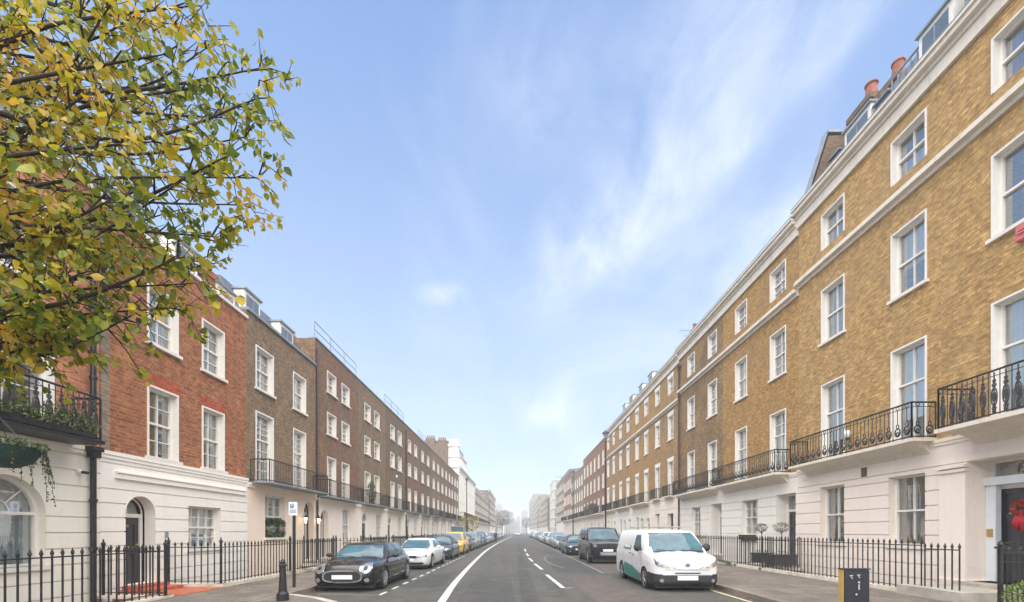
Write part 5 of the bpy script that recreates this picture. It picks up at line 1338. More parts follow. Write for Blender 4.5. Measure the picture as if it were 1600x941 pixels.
def make_car(name, label, cat, loc, S, group=None):
    """S: L, W, body[(y,zlo,zhi,w)], cab[(y,zr,wr,wb)], wheels(yf,yr,r), paint ..."""
    L, Wd = S['L'], S['W']; hw = Wd / 2
    root = thing(name, label, cat, loc, 0, group)
    # --- lower body
    secs = []
    sq = S.get('square', 0)
    ys = sorted(set([b[0] for b in S['body']] + [L * k / 26 for k in range(27)]))
    def sec(y):
        zlo, zhi, w = interp(S['body'], y); w *= hw; h = zhi - zlo; r = S.get('crown', .035)
        half = [(.80 * w, zlo), (.93 * w, zlo + .03), (.985 * w, zlo + .18 * h), (1.0 * w, zlo + .45 * h), (.995 * w, zlo + .68 * h), (.965 * w, zlo + .86 * h), (.90 * w, zlo + .96 * h), (.78 * w, zhi), (.42 * w, zhi + r)]
        if sq: half = [(.85 * w, zlo), (.96 * w, zlo + .03), (1.0 * w, zlo + .18 * h), (1.0 * w, zlo + .45 * h), (1.0 * w, zlo + .72 * h), (.99 * w, zlo + .90 * h), (.965 * w, zlo + .97 * h), (.90 * w, zhi), (.45 * w, zhi + r * .5)]
        return [(x, y, z) for x, z in half] + [(0, y, zhi + r * 1.15)] + [(-x, y, z) for x, z in half[::-1]] + [(0, y, zlo)]
    m = MB(); loft(m, [sec(y) for y in ys]); body_me = m.mesh('body', [S['paint'], M_TRIM, M_DARKIN], smooth=True, fixn=True)
    # dark cladding along the bottom by face height
    cl = S.get('clad')
    # --- wheel arches cut out with real cylinders
    yf, yr, wr_ = S['wheels']
    tmp = bpy.data.objects.new('tmp', body_me); COL.objects.link(tmp)
    cut = MB()
    for yy in (yf, yr):
        for sx in (-1, 1): cut.lathe((sx * (hw - .11), yy, wr_ + .0), [(wr_ + .045, -.17), (wr_ + .045, .3)] if sx > 0 else [(wr_ + .045, -.3), (wr_ + .045, .17)], 28, 'x')
    cm = cut.mesh('cut', M_DARKIN, fixn=True); co = bpy.data.objects.new('cut', cm); COL.objects.link(co)
    md = tmp.modifiers.new('b', 'BOOLEAN'); md.operation = 'DIFFERENCE'; md.object = co; md.solver = 'EXACT'
    try: md.material_mode = 'TRANSFER'
    except Exception: pass
    dg = bpy.context.evaluated_depsgraph_get(); me2 = bpy.data.meshes.new_from_object(tmp.evaluated_get(dg))
    bpy.data.objects.remove(tmp); bpy.data.objects.remove(co)
    body = put('body', me2, root); me2.name = 'body'
    if cl:
        for p in me2.polygons:
            if me2.materials[p.material_index] == S['paint'] and p.center.z < cl(p.center): p.material_index = 1
    bm = bmesh.new(); bm.from_mesh(me2); bvh = BVHTree.FromBMesh(bm); 
    # smooth shading with sharp arch edges
    for e in bm.edges:
        if len(e.link_faces) == 2 and e.calc_face_angle() > .6: e.smooth = False
    bm.to_mesh(me2); bm.free()
    # --- greenhouse
    cab = S['cab']; yc0, yc1 = cab[0][0], cab[-1][0]
    def csec(y):
        zr, wr, wb = interp(cab, y); zb = interp(S['body'], y)[1] - .06; wb *= hw; wr *= hw; h = max(zr - zb, .02)
        half = [(wb, zb), (wb + (wr - wb) * .5 + .008, zb + h * .5), (wr, zb + h * .90), (wr * .95, zb + h * .965), (wr * .80, zb + h * .99)]
        return [(x, y, z) for x, z in half] + [(wr * .4, y, zr + .012), (0, y, zr + .018), (-wr * .4, y, zr + .012)] + [(-x, y, z) for x, z in half[::-1]]
    ysc = sorted(set([c[0] for c in cab] + [yc0 + (yc1 - yc0) * k / 24 for k in range(25)]))
    m = MB(); loft(m, [csec(y) for y in ysc]); g = m.build('cabin', S.get('roofpaint', S['paint']), root, smooth=True, fixn=True)
    bm = bmesh.new(); bm.from_mesh(g.data); gbvh = BVHTree.FromBMesh(bm)
    for e in bm.edges:
        if len(e.link_faces) == 2 and e.calc_face_angle() > .7: e.smooth = False
    bm.to_mesh(g.data); bm.free()
    # windscreen & rear window projected on the greenhouse
    def project(bv, pts, axis, off):
        out = []
        for p in pts:
            if axis == 'y': o, d = Vector((p[0], -2, p[1])), Vector((0, 1, 0))
            elif axis == '-y': o, d = Vector((p[0], L + 2, p[1])), Vector((0, -1, 0))
            elif axis == 'x': o, d = Vector((3, p[0], p[1])), Vector((-1, 0, 0))
            elif axis == '-x': o, d = Vector((-3, p[0], p[1])), Vector((1, 0, 0))
            elif axis == 'z': o, d = Vector((p[0], p[1], 4)), Vector((0, 0, -1))
            h = bv.ray_cast(o, d)
            if h[0] is None: return None
            nrm = h[1] if h[1].dot(d) < 0 else -h[1]
            out.append(h[0] + nrm * off * .5 - d * off * .5)
        return out
    def decal(nm, mat, bv, rows, axis, off=.008, par=None, smooth=True):
        """rows: grid of 2D points"""
        m = MB(); nr, nc = len(rows), len(rows[0]); ids = []
        for r in rows:
            q = project(bv, r, axis, off)
            if q is None: return None
            ids.append([m.vert(*p) for p in q])
        for a, b in zip(ids, ids[1:]):
            for j in range(nc - 1): m.face([a[j], a[j + 1], b[j + 1], b[j]])
        return m.build(nm, mat, par or root, smooth=smooth)
    def disc_rows(cx, cz, rx, rz, n=20, k=4, r0=0.02, e=2.0):
        rows = []
        for q in range(k + 1):
            t = r0 + (1 - r0) * q / k
            rows.append([(cx + rx * t * math.copysign(abs(math.cos(a)) ** (2 / e), math.cos(a)), cz + rz * t * math.copysign(abs(math.sin(a)) ** (2 / e), math.sin(a))) for a in [2 * math.pi * i / n for i in range(n + 1)]])
        return rows
    def quad_rows(a, b, c, d, nu=10, nv=6):   # a bl, b br, c tr, d tl
        rows = []
        for j in range(nv + 1):
            t = j / nv; p = (a[0] + (d[0] - a[0]) * t, a[1] + (d[1] - a[1]) * t); q = (b[0] + (c[0] - b[0]) * t, b[1] + (c[1] - b[1]) * t)
            rows.append([(p[0] + (q[0] - p[0]) * i / nu, p[1] + (q[1] - p[1]) * i / nu) for i in range(nu + 1)])
        return rows
    zh = interp(S['body'], S['screen'][0])[1]; (sy0, sy1) = S['screen']
    zr1, wr1, wb1 = interp(cab, sy1); zr0, wr0, wb0 = interp(cab, sy0)
    b0 = wb0 * hw * .93; t0 = wr1 * hw * .84
    decal('windscreen', M_CGL2, gbvh, quad_rows((-b0, zh + .05), (b0, zh + .05), (t0, zr1 - .035), (-t0, zr1 - .035), 14, 8), 'y', .008)
    # wipers
    m = MB(); m.tube([(-b0 * .1, sy0 - .02, zh + .06), (-b0 * .75, sy0 + .03, zh + .10)], .009, 4); m.tube([(b0 * .75, sy0 - .0, zh + .06), (b0 * .12, sy0 + .02, zh + .09)], .009, 4); m.build('wiper', M_TRIM, root)
    if S.get('rear', True):
        zr2, wr2, wb2 = interp(cab, S['rear_y']); zz0 = interp(S['body'], yc1)[1] + .06
        decal('rear_window', M_CGL2, gbvh, quad_rows((-wb1 * hw * .7, zz0), (wb1 * hw * .7, zz0), (wr2 * hw * .72, zr2 - .06), (-wr2 * hw * .72, zr2 - .06), 8, 4), '-y', .008)
    for ax, sg_ in (('x', 1), ('-x', -1)):
        for (ya, yb, ya2, yb2, z0_, z1_) in S['side']:
            decal('side_window', M_CGL2, gbvh, quad_rows((ya, z0_), (yb, z0_), (yb2, z1_), (ya2, z1_), 8, 4), ax, .007)
    def line(pts, ax, w=.008, mat=M_TRIM, nm='shut_line', bv=None):
        rows = [[], []]
        for i, p in enumerate(pts):
            a = Vector(pts[max(i - 1, 0)]); b = Vector(pts[min(i + 1, len(pts) - 1)]); t = (b - a).normalized(); n_ = Vector((-t.y, t.x)) * w
            rows[0].append((p[0] - n_.x, p[1] - n_.y)); rows[1].append((p[0] + n_.x, p[1] + n_.y))
        return decal(nm, mat, bv or bvh, rows, ax, .004)
    for ax in ('x', '-x'):
        for pl in S.get('lines', []):
            pp = []
            for a, b in zip(pl, pl[1:]):
                for k in range(6): pp.append((a[0] + (b[0] - a[0]) * k / 6, a[1] + (b[1] - a[1]) * k / 6))
            pp.append(pl[-1]); line(pp, ax)
        for (hy, hz_) in S.get('handles', []):
            decal('door_handle', S.get('handlemat', M_CHR), bvh, quad_rows((hy, hz_), (hy + .18, hz_), (hy + .18, hz_ + .03), (hy, hz_ + .03), 4, 2), ax, .03)
    # wheels
    for sx in (-1, 1):
        for yy in (yf, yr):
            m = MB(); w_ = .105; X0 = sx * (hw - .115)
            m.lathe((0, 0, 0), [(wr_ * .66, -w_), (wr_ * .94, -w_), (wr_, -w_ * .75), (wr_, w_ * .75), (wr_ * .94, w_), (wr_ * .66, w_ * .9)], 28, 'x')
            wh = m.build('wheel', M_RUB, root, (X0, yy, wr_), smooth=False)
            m = MB(); o = sx * (w_ + .004)
            m.lathe((0, 0, 0), [(wr_ * .67, o - sx * .03), (wr_ * .67, o), (wr_ * .61, o - sx * .005), (wr_ * .58, o - sx * .05)], 24, 'x')
            for k in range(S.get('spokes', 7)):
                a = 2 * math.pi * k / S.get('spokes', 7); ca, sa = math.cos(a), math.sin(a)
                m.tube([(o - sx * .008, ca * .03, sa * .03), (o - sx * .012, ca * wr_ * .62, sa * wr_ * .62)], [.03, .018], 4)
            m.lathe((0, 0, 0), [(.001, o + sx * .006), (.04, o + sx * .004), (.045, o - sx * .02)], 10, 'x')
            m.build('rim', S.get('rimmat', M_ALLOY), wh)
            m = MB(); m.lathe((0, 0, 0), [(.001, sx * .03), (wr_ * .6, sx * .03), (wr_ * .6, sx * .02)], 16, 'x'); m.build('brake_disc', M_DARKIN, wh)
    # mirrors
    my, mz = S['mirror']
    for sx in (-1, 1):
        m = MB(); xb = sx * hw * .90
        m.lathe((xb + sx * .17, my, mz), [(.001, -.06), (.07, -.05), (.085, 0), (.08, .06), (.07, .065)], 10, 'y')
        m.tube([(xb - sx * .03, my + .03, mz - .07), (xb + sx * .12, my + .02, mz - .03)], .022, 5)
        o = m.build('door_mirror', S.get('mirmat', S['paint']), root, smooth=True)
        for v in o.data.vertices: v.co.x = xb + sx * .17 + (v.co.x - xb - sx * .17) * 1.25; v.co.z = mz + (v.co.z - mz) * (.8 if not S.get('tallmir') else 1.5)
    decal('scuttle', M_TRIM, gbvh, quad_rows((-b0, zh + .012), (b0, zh + .012), (b0 * .98, zh + .055), (-b0 * .98, zh + .055), 14, 1), 'y', .006)
    S['front'](root, bvh, decal, disc_rows, quad_rows, line)
    # chassis block, shaped low to deepen the shade under the car
    m = MB(); m.box(-hw * .84, hw * .84, .2, L - .2, .09, .3); m.build('chassis', M_TRIM, root)
    return root
M_CGL2 = plain('car_window_glass', (.055, .115, .145), .05, 0, var=.35, nscale=2.2, spec=.35)

def rrect(cx, cz, w, h, e=5, n=28, k=4):
    return cx, cz, w / 2, h / 2, n, k, .02, e
def plate(root, decal, quad_rows, bvh, z, w=.52, h=.115, dx=0):
    o = decal('number_plate', M_PLATE, bvh, quad_rows((dx - w / 2, z), (dx + w / 2, z), (dx + w / 2, z + h), (dx - w / 2, z + h), 6, 2), 'y', .03)
    return o
# ---- black hatchback with round lamps
def front_hatch(root, bvh, decal, disc, quad, line):
    g = decal('grille', M_TRIM, bvh, disc(0, .425, .53, .155, 32, 4, .02, 3.2), 'y', .012)
    m = MB(); 
    ring = decal('grille_surround', M_CHR, bvh, [[(p[0], p[1]) for p in r] for r in ring_rows(0, .425, .545, .17, .50, .135, 40, 3.2)], 'y', .022)
    for k in (-1, 0, 1): decal('grille_bar', M_IRON, bvh, quad((-.44, .425 + k * .065), (.44, .425 + k * .065), (.44, .437 + k * .065), (-.44, .437 + k * .065), 8, 1), 'y', .018)
    plate(root, decal, quad, bvh, .355, .56, .115)
    for s in (-1, 1):
        h = decal('headlight', M_LENS, bvh, disc(s * .62, .645, .135, .125, 24, 4), 'y', .02)
        decal('headlight_ring', M_CHR, bvh, ring_rows(s * .62, .645, .15, .14, .125, .115, 24, 2), 'y', .028)
        decal('headlight_bulb', M_TRIM, bvh, disc(s * .62, .645, .055, .05, 16, 2), 'y', .034)
        decal('fog_light', M_LENS, bvh, disc(s * .66, .33, .055, .05, 16, 2), 'y', .02)
        decal('fog_ring', M_CHR, bvh, ring_rows(s * .66, .33, .066, .06, .052, .048, 18, 2), 'y', .026)
    decal('lower_intake', M_TRIM, bvh, quad((-.55, .19), (.55, .19), (.5, .245), (-.5, .245), 8, 2), 'y', .01)
    for s in (-.27, .27): decal('bonnet_stripe', M_CGRY, bvh, quad((s - .1, .5), (s + .1, .5), (s * .95 + .1, 1.15), (s * .95 - .1, 1.15), 3, 8), 'z', .004)
    line([(-.72, .72), (-.4, .58), (0, .56), (.4, .58), (.72, .72)], 'y', .004)
def ring_rows(cx, cz, rx, rz, rx2, rz2, n, e):
    out = []
    for (a_, b_) in ((rx2, rz2), (rx, rz)):
        out.append([(cx + a_ * math.copysign(abs(math.cos(a)) ** (2 / e), math.cos(a)), cz + b_ * math.copysign(abs(math.sin(a)) ** (2 / e), math.sin(a))) for a in [2 * math.pi * i / n for i in range(n + 1)]])
    return out
hatch = dict(L=4.2, W=1.88, paint=M_CBLK, wheels=(.82, 3.38, .315), spokes=8, crown=.04,
    body=[(0, .26, .60, .66), (.05, .20, .66, .78), (.14, .17, .70, .87), (.32, .16, .745, .945), (.62, .16, .79, .985), (1.25, .16, .85, 1.0), (2.2, .16, .86, 1.0), (3.4, .18, .87, .985), (3.95, .2, .86, .92), (4.14, .26, .80, .82), (4.2, .34, .7, .7)],
    cab=[(1.15, .86, .80, .86), (1.35, .99, .76, .87), (1.75, 1.22, .70, .88), (2.0, 1.29, .68, .88), (2.6, 1.315, .68, .88), (3.3, 1.29, .66, .87), (3.75, 1.18, .64, .85), (4.0, .95, .66, .82)],
    screen=(1.17, 1.9), rear_y=3.75, side=[(1.68, 2.42, 1.98, 2.42, .92, 1.22), (2.50, 3.2, 2.50, 3.18, .92, 1.22), (3.28, 3.62, 3.26, 3.5, .94, 1.2)],
    lines=[[(1.42, .25), (1.40, .84)], [(2.46, .2), (2.46, .85)], [(3.2, .5), (3.24, .85)], [(1.42, .25), (2.95, .25)]], handles=[(2.2, .74), (2.95, .74)],
    mirror=(1.55, .93), mirmat=M_TRIM, front=front_hatch, clad=lambda c: .27 if .5 < c.y < 3.8 else .22)
make_car('parked_car', 'black hatchback with round headlights and chrome ringed grille, nearest car on the left', 'car', (-4.76, 11.85, 0), hatch, 'cars parked along the left kerb')

# ---- white saloon
def front_saloon(root, bvh, decal, disc, quad, line):
    for s in (-1, 1):
        decal('grille', M_TRIM, bvh, quad((s * .03, .49), (s * .40, .50), (s * .36, .62), (s * .03, .63), 8, 3), 'y', .014)
        decal('grille_surround', M_CHR, bvh, quad((s * .03, .63), (s * .36, .62), (s * .36, .632), (s * .03, .642), 8, 1), 'y', .016)
        decal('headlight', M_LENS, bvh, quad((s * .40, .56), (s * .80, .60), (s * .80, .67), (s * .40, .64), 8, 3), 'y', .012)
        decal('headlight_bezel', M_TRIM, bvh, quad((s * .40, .545), (s * .80, .575), (s * .80, .60), (s * .40, .56), 8, 2), 'y', .01)
    decal('lower_intake', M_TRIM, bvh, quad((-.72, .235), (.72, .235), (.66, .33), (-.66, .33), 10, 3), 'y', .01)
    decal('bumper_strip', M_CSIL, bvh, quad((-.74, .205), (.74, .205), (.74, .225), (-.74, .225), 10, 1), 'y', .014)
    plate(root, decal, quad, bvh, .385, .54, .11)
    for s in (-.3, .3): line([(s * 1.6, .69), (s * 1.2, .62)], 'y', .003)
saloon = dict(L=4.85, W=1.86, paint=M_CWHT, wheels=(.88, 3.85, .33), spokes=10, crown=.03,
    body=[(0, .28, .60, .72), (.05, .2, .66, .80), (.16, .17, .70, .88), (.4, .16, .745, .95), (.8, .16, .79, .985), (1.4, .16, .85, 1.0), (2.6, .16, .88, 1.0), (3.9, .18, .90, .985), (4.5, .2, .90, .93), (4.78, .26, .86, .85), (4.85, .34, .78, .78)],
    cab=[(1.3, .86, .78, .85), (1.55, 1.0, .74, .86), (2.05, 1.25, .66, .87), (2.35, 1.32, .64, .87), (3.0, 1.34, .64, .87), (3.6, 1.27, .62, .86), (4.05, 1.08, .62, .84), (4.4, .92, .66, .80)],
    screen=(1.32, 2.2), rear_y=3.7, side=[(1.95, 2.75, 2.3, 2.75, .94, 1.24), (2.83, 3.55, 2.83, 3.45, .94, 1.24)],
    lines=[[(1.6, .25), (1.58, .84)], [(2.8, .2), (2.8, .86)], [(3.6, .5), (3.68, .88)]], handles=[(2.5, .76), (3.4, .77)],
    mirror=(1.85, .95), front=front_saloon)
make_car('parked_car', 'white saloon with twin kidney shaped grille parked second on the left', 'car', (-4.72, 18.75, 0), saloon, 'cars parked along the left kerb')

# ---- electric delivery van
gb_ = None
def front_van(root, bvh, decal, disc, quad, line):
    decal('bumper', M_TRIM, bvh, quad((-.86, .17), (.86, .17), (.885, .46), (-.885, .46), 22, 6), 'y', .012)
    decal('lower_intake', M_IRON, bvh, quad((-.40, .20), (.40, .20), (.46, .28), (-.46, .28), 10, 2), 'y', .022)
    plate(root, decal, quad, bvh, .325, .56, .12)
    decal('front_panel', plain('charging_flap_white', (.66, .74, .84), .2, coat=1.0), bvh, disc(0, .72, .38, .105, 28, 3, .02, 3), 'y', .010)
    decal('cowl_panel', M_TRIM, gb_, quad((-.80, 1.075), (.80, 1.075), (.79, 1.125), (-.79, 1.125), 16, 2), 'y', .006) if gb_ else None
    line([(-.80, .93), (-.66, .83), (-.42, .66), (0, .60), (.42, .66), (.66, .83), (.80, .93)], 'y', .006)
    decal('upper_slot', M_TRIM, bvh, quad((-.34, .50), (.34, .50), (.36, .53), (-.36, .53), 8, 1), 'y', .012)
    decal('bonnet_seam', M_CSIL, bvh, quad((-.62, .60), (.62, .60), (.62, .614), (-.62, .614), 16, 1), 'y', .012)
    for s in (-1, 1):
        decal('headlight', M_LENS, bvh, quad((s * .46, .645), (s * .80, .70), (s * .845, .90), (s * .70, .80), 12, 5), 'y', .014)
        decal('headlight_corner', M_TRIM, bvh, quad((s * .80, .715), (s * .845, .75), (s * .865, .93), (s * .845, .90), 4, 5), 'y', .013)
        decal('indicator', plain('amber_lens', (.75, .50, .25), .1), bvh, disc(s * .60, .70, .07, .035, 14, 2), 'y', .022)
        decal('fog_light', M_LENS, bvh, disc(s * .70, .31, .055, .05, 14, 2), 'y', .02)
    decal('emblem', M_BLUE, bvh, disc(0, .735, .055, .040, 16, 2), 'y', .024)
    decal('emblem_ring', M_CHR, bvh, ring_rows(0, .735, .068, .05, .055, .04, 18, 2), 'y', .026)
van = dict(L=4.45, W=1.93, paint=M_CWHT, wheels=(.80, 3.50, .305), spokes=5, rimmat=M_CSIL, crown=.05, square=1,
    body=[(0, .24, .78, .70), (.04, .18, .85, .80), (.12, .16, .90, .89), (.26, .15, .95, .955), (.5, .15, 1.00, .985), (.9, .15, 1.07, 1.0), (1.3, .15, 1.10, 1.0), (2.6, .16, 1.10, 1.0), (4.2, .17, 1.10, 1.0), (4.4, .2, 1.08, .98), (4.45, .25, 1.0, .96)],
    cab=[(.68, 1.05, .84, .93), (.95, 1.27, .83, .95), (1.35, 1.57, .81, .97), (1.6, 1.69, .80, .975), (2.0, 1.725, .82, .98), (3.0, 1.73, .84, .98), (4.1, 1.71, .84, .98), (4.36, 1.6, .82, .96), (4.42, 1.3, .84, .95)],
    screen=(.70, 1.52), rear=False, side=[(1.22, 2.0, 1.62, 2.0, 1.12, 1.55)],
    lines=[[(1.08, .3), (1.06, 1.04)], [(2.08, .2), (2.08, 1.06)], [(1.08, .3), (2.08, .28)], [(3.25, .6), (3.28, 1.06)]], handles=[(1.85, .92), (2.18, .95)], handlemat=M_TRIM,
    mirror=(1.2, 1.18), mirmat=M_TRIM, tallmir=True, front=front_van, clad=lambda c: .42 if c.y < .45 else .22)
VAN = make_car('delivery_van', 'white electric delivery van with teal stripe and black bumper parked nearest on the right', 'van', (4.66, 11.9, 0), van, 'vehicles parked along the right kerb')
# vinyl: teal wedge, square panel and door writing on the side that faces the road
xs_ = -.972
def on_side(nm, mat, pts, off=.006):
    m = MB(); m.poly([(xs_ - off, y, z) for y, z in pts]); m.poly([(xs_ - off + .003, y, z) for y, z in pts][::-1]); return m.build(nm, mat, VAN)
on_side('teal_stripe', M_TEAL, [(1.18, .22), (1.18, .40), (2.1, .56), (3.08, .62), (3.12, .24)])
on_side('teal_stripe', plain('mint_vinyl', (.25, .55, .45), .4), [(1.18, .41), (1.18, .43), (2.1, .595), (3.08, .655), (3.08, .63), (2.1, .57)])
# side lettering sits on the load panel above the waist; the panel leans in, so it follows the cabin side
def on_cab(nm, mat, pts, off=.012):
    w0, w1, z0, z1 = .98 * .965, .83 * .965, 1.04, 1.6
    f = lambda z: -(w0 + (w1 - w0) * (z - z0) / (z1 - z0)) - off
    m = MB(); m.poly([(f(z), y, z) for y, z in pts]); m.poly([(f(z) + .004, y, z) for y, z in pts][::-1]); return m.build(nm, mat, VAN)
on_cab('vinyl_panel', M_TEAL, [(2.35, 1.08), (3.25, 1.08), (3.25, 1.24), (2.35, 1.24)])
M_GREYV = plain('grey_vinyl', (.28, .33, .36), .5)
on_cab('vinyl_panel', M_PLATE, [(2.45, 1.13), (2.62, 1.13), (2.62, 1.20), (2.45, 1.20)], .016)
for k in range(7): on_cab('lettering', M_GREYV, [(2.3 + k * .15, 1.38), (2.39 + k * .15, 1.38), (2.39 + k * .15, 1.47), (2.3 + k * .15, 1.47)])
for k in range(4): on_cab('lettering', M_PLATE, [(2.68 + k * .12, 1.13), (2.76 + k * .12, 1.13), (2.76 + k * .12, 1.20), (2.68 + k * .12, 1.20)], .016)
m = MB()
for s in (-.55, .55): m.tube([(s, 1.9, 1.79), (s, 4.0, 1.78)], .014, 5)
for yy in (2.1, 3.6): m.tube([(-.6, yy, 1.80), (.6, yy, 1.80)], .016, 5)
m.build('roof_bars', M_LEAD, VAN)

# ---- black off-roader
def front_off(root, bvh, decal, disc, quad, line):
    decal('grille', M_TRIM, bvh, quad((-.56, .82), (.56, .82), (.56, 1.02), (-.56, 1.02), 10, 3), 'y', .012)
    for k in range(4): decal('grille_bar', M_IRON, bvh, quad((-.5, .84 + .045 * k), (.5, .84 + .045 * k), (.5, .855 + .045 * k), (-.5, .855 + .045 * k), 8, 1), 'y', .02)
    for s in (-1, 1):
        decal('headlight', M_TRIM, bvh, quad((s * .60, .83), (s * .86, .83), (s * .86, 1.03), (s * .60, 1.03), 6, 4), 'y', .012)
        decal('headlight_lens', M_LENS, bvh, disc(s * .72, .93, .085, .085, 18, 3), 'y', .022)
        decal('tow_recess', M_IRON, bvh, disc(s * .5, .45, .08, .05, 14, 2), 'y', .02)
    decal('bumper_plate', M_CSIL, bvh, quad((-.42, .44), (.42, .44), (.48, .60), (-.48, .60), 8, 3), 'y', .018)
    plate(root, decal, quad, bvh, .63, .52, .12, -.06)
    decal('bonnet_edge', M_CSIL, bvh, quad((-.5, 1.085), (.5, 1.085), (.5, 1.1), (-.5, 1.1), 8, 1), 'y', .012)
off = dict(L=4.75, W=1.96, paint=M_CBLK, wheels=(.85, 3.85, .40), spokes=6, crown=.02, square=1, roofpaint=M_CBLK,
    body=[(0, .34, 1.02, .88), (.05, .28, 1.07, .94), (.14, .27, 1.10, .975), (.5, .27, 1.13, 1.0), (1.4, .27, 1.17, 1.0), (3.0, .27, 1.18, 1.0), (4.55, .3, 1.18, 1.0), (4.7, .34, 1.15, .97), (4.75, .4, 1.1, .94)],
    cab=[(1.35, 1.17, .86, .9), (1.5, 1.36, .85, .91), (1.82, 1.76, .82, .92), (2.0, 1.85, .82, .92), (3.0, 1.90, .82, .92), (4.3, 1.90, .82, .92), (4.6, 1.82, .82, .92), (4.68, 1.3, .84, .92)],
    screen=(1.37, 1.95), rear=False, side=[(1.82, 2.6, 1.98, 2.6, 1.24, 1.74), (2.68, 3.5, 2.68, 3.5, 1.24, 1.74), (3.6, 4.4, 3.6, 4.35, 1.26, 1.74)],
    lines=[[(1.5, .35), (1.5, 1.14)], [(2.64, .3), (2.64, 1.15)], [(3.5, .6), (3.55, 1.15)]], handles=[(2.35, 1.0), (3.25, 1.0)], handlemat=M_TRIM,
    mirror=(1.75, 1.3), tallmir=True, front=front_off, clad=lambda c: .42)
make_car('off_road_car', 'black boxy off-roader with round lamps parked behind the white van', 'car', (4.72, 22.3, 0), off, 'vehicles parked along the right kerb')

# ---- generic hatch and generic estate, copied along both kerbs
def front_gen(root, bvh, decal, disc, quad, line):
    decal('grille', M_TRIM, bvh, disc(0, .52, .42, .075, 24, 3, .02, 4), 'y', .012)
    for s in (-1, 1):
        decal('headlight', M_LENS, bvh, quad((s * .48, .55), (s * .80, .58), (s * .82, .69), (s * .55, .66), 8, 3), 'y', .012)
        decal('fog_light', M_LENS, bvh, disc(s * .62, .3, .06, .04, 12, 2), 'y', .014)
    decal('lower_intake', M_TRIM, bvh, quad((-.55, .2), (.55, .2), (.62, .34), (-.62, .34), 8, 3), 'y', .01)
    plate(root, decal, quad, bvh, .375, .52, .11)
gen = dict(L=4.25, W=1.78, paint=M_CGN, wheels=(.82, 3.42, .315), spokes=5, crown=.03,
    body=[(0, .28, .62, .70), (.05, .2, .68, .80), (.16, .17, .73, .89), (.4, .16, .78, .96), (.8, .16, .83, .99), (1.3, .16, .88, 1.0), (2.6, .16, .90, 1.0), (3.6, .18, .92, .985), (4.05, .2, .9, .93), (4.2, .26, .85, .85), (4.25, .34, .75, .78)],
    cab=[(1.1, .89, .80, .86), (1.4, 1.06, .76, .87), (1.85, 1.33, .70, .88), (2.15, 1.42, .68, .88), (2.8, 1.44, .68, .88), (3.4, 1.40, .66, .87), (3.85, 1.25, .64, .85), (4.05, .98, .68, .82)],
    screen=(1.12, 2.0), rear_y=3.7, side=[(1.75, 2.5, 2.1, 2.5, .97, 1.33), (2.58, 3.3, 2.58, 3.25, .97, 1.33)],
    lines=[[(1.45, .25), (1.42, .88)], [(2.54, .2), (2.54, .9)]], handles=[(2.25, .8), (3.0, .8)], mirror=(1.65, .99), front=front_gen)
def small_suv():
    g = dict(gen); g['L'] = 4.5; sc = 1.13
    g['body'] = [(y * 4.5 / 4.25, zl * 1.15, zh * sc, w) for y, zl, zh, w in gen['body']]; g['cab'] = [(y * 4.5 / 4.25, z * 1.14, a, b) for y, z, a, b in gen['cab']]
    g['W'] = 1.85; g['wheels'] = (.86, 3.62, .35); g['screen'] = (1.19, 2.1); g['rear_y'] = 3.92; g['mirror'] = (1.78, 1.13)
    g['side'] = [(1.9, 2.65, 2.25, 2.65, 1.1, 1.52), (2.73, 3.5, 2.73, 3.45, 1.1, 1.52)]; g['handles'] = [(2.4, .92), (3.2, .92)]; g['lines'] = [[(1.55, .3), (1.5, .98)], [(2.69, .25), (2.69, 1.0)]]
    return g
dk = make_car('parked_car', 'dark grey green hatchback between the black off-roader and the pale blue cars', 'car', (4.30, 30.1, 0), dict(gen, W=1.72), 'vehicles parked along the right kerb')
protos = {}
def proto(kind, pm, lab, loc):
    s = dict(gen) if kind == 'hatch' else (small_suv() if kind == 'suv' else dict(saloon)); s['paint'] = pm
    if kind == 'saloon': s['front'] = front_gen
    return make_car('parked_car', lab, 'car', loc, s, 'x')
PN = {'grey': M_CGRY, 'white': M_CWHT, 'black': M_CBLK, 'silver': M_CSIL, 'blue': M_CBLU, 'yellow': M_CYEL, 'red': M_CRED, 'green': M_CGN}
TREE = {}
def car_row(side, x, start, spec, group, tmpl):
    y = start
    counts = {}
    for k, (kind, colr, gap) in enumerate(spec):
        key = (kind, colr); lab = tmpl(k, kind, colr)
        if key not in protos:
            o = proto(kind, PN[colr], lab, (x, y, 0)); protos[key] = o
            for q in [o] + list(o.children_recursive): TREE[q.name] = list(q.children)
        else:
            o = copy_tree(protos[key], TREE); o.location = (x + rnd.uniform(-.12, .12), y, 0)
        o['label'] = lab; o['group'] = group; o['category'] = 'car'
        y += {'hatch': 4.25, 'suv': 4.5, 'saloon': 4.85}[kind] + gap
ORDN = ['third', 'fourth', 'fifth', 'sixth', 'seventh', 'eighth', 'ninth', 'tenth', 'eleventh', 'twelfth', 'thirteenth', 'fourteenth', 'fifteenth', 'sixteenth', 'seventeenth', 'eighteenth', 'nineteenth', 'twentieth', 'twenty first', 'twenty second', 'twenty third', 'twenty fourth', 'twenty fifth']
KN = {'hatch': 'hatchback', 'suv': 'tall family car', 'saloon': 'saloon'}
SW = {'hatch': 0, 'suv': 1, 'saloon': 2}
bpy.context.view_layer.update()
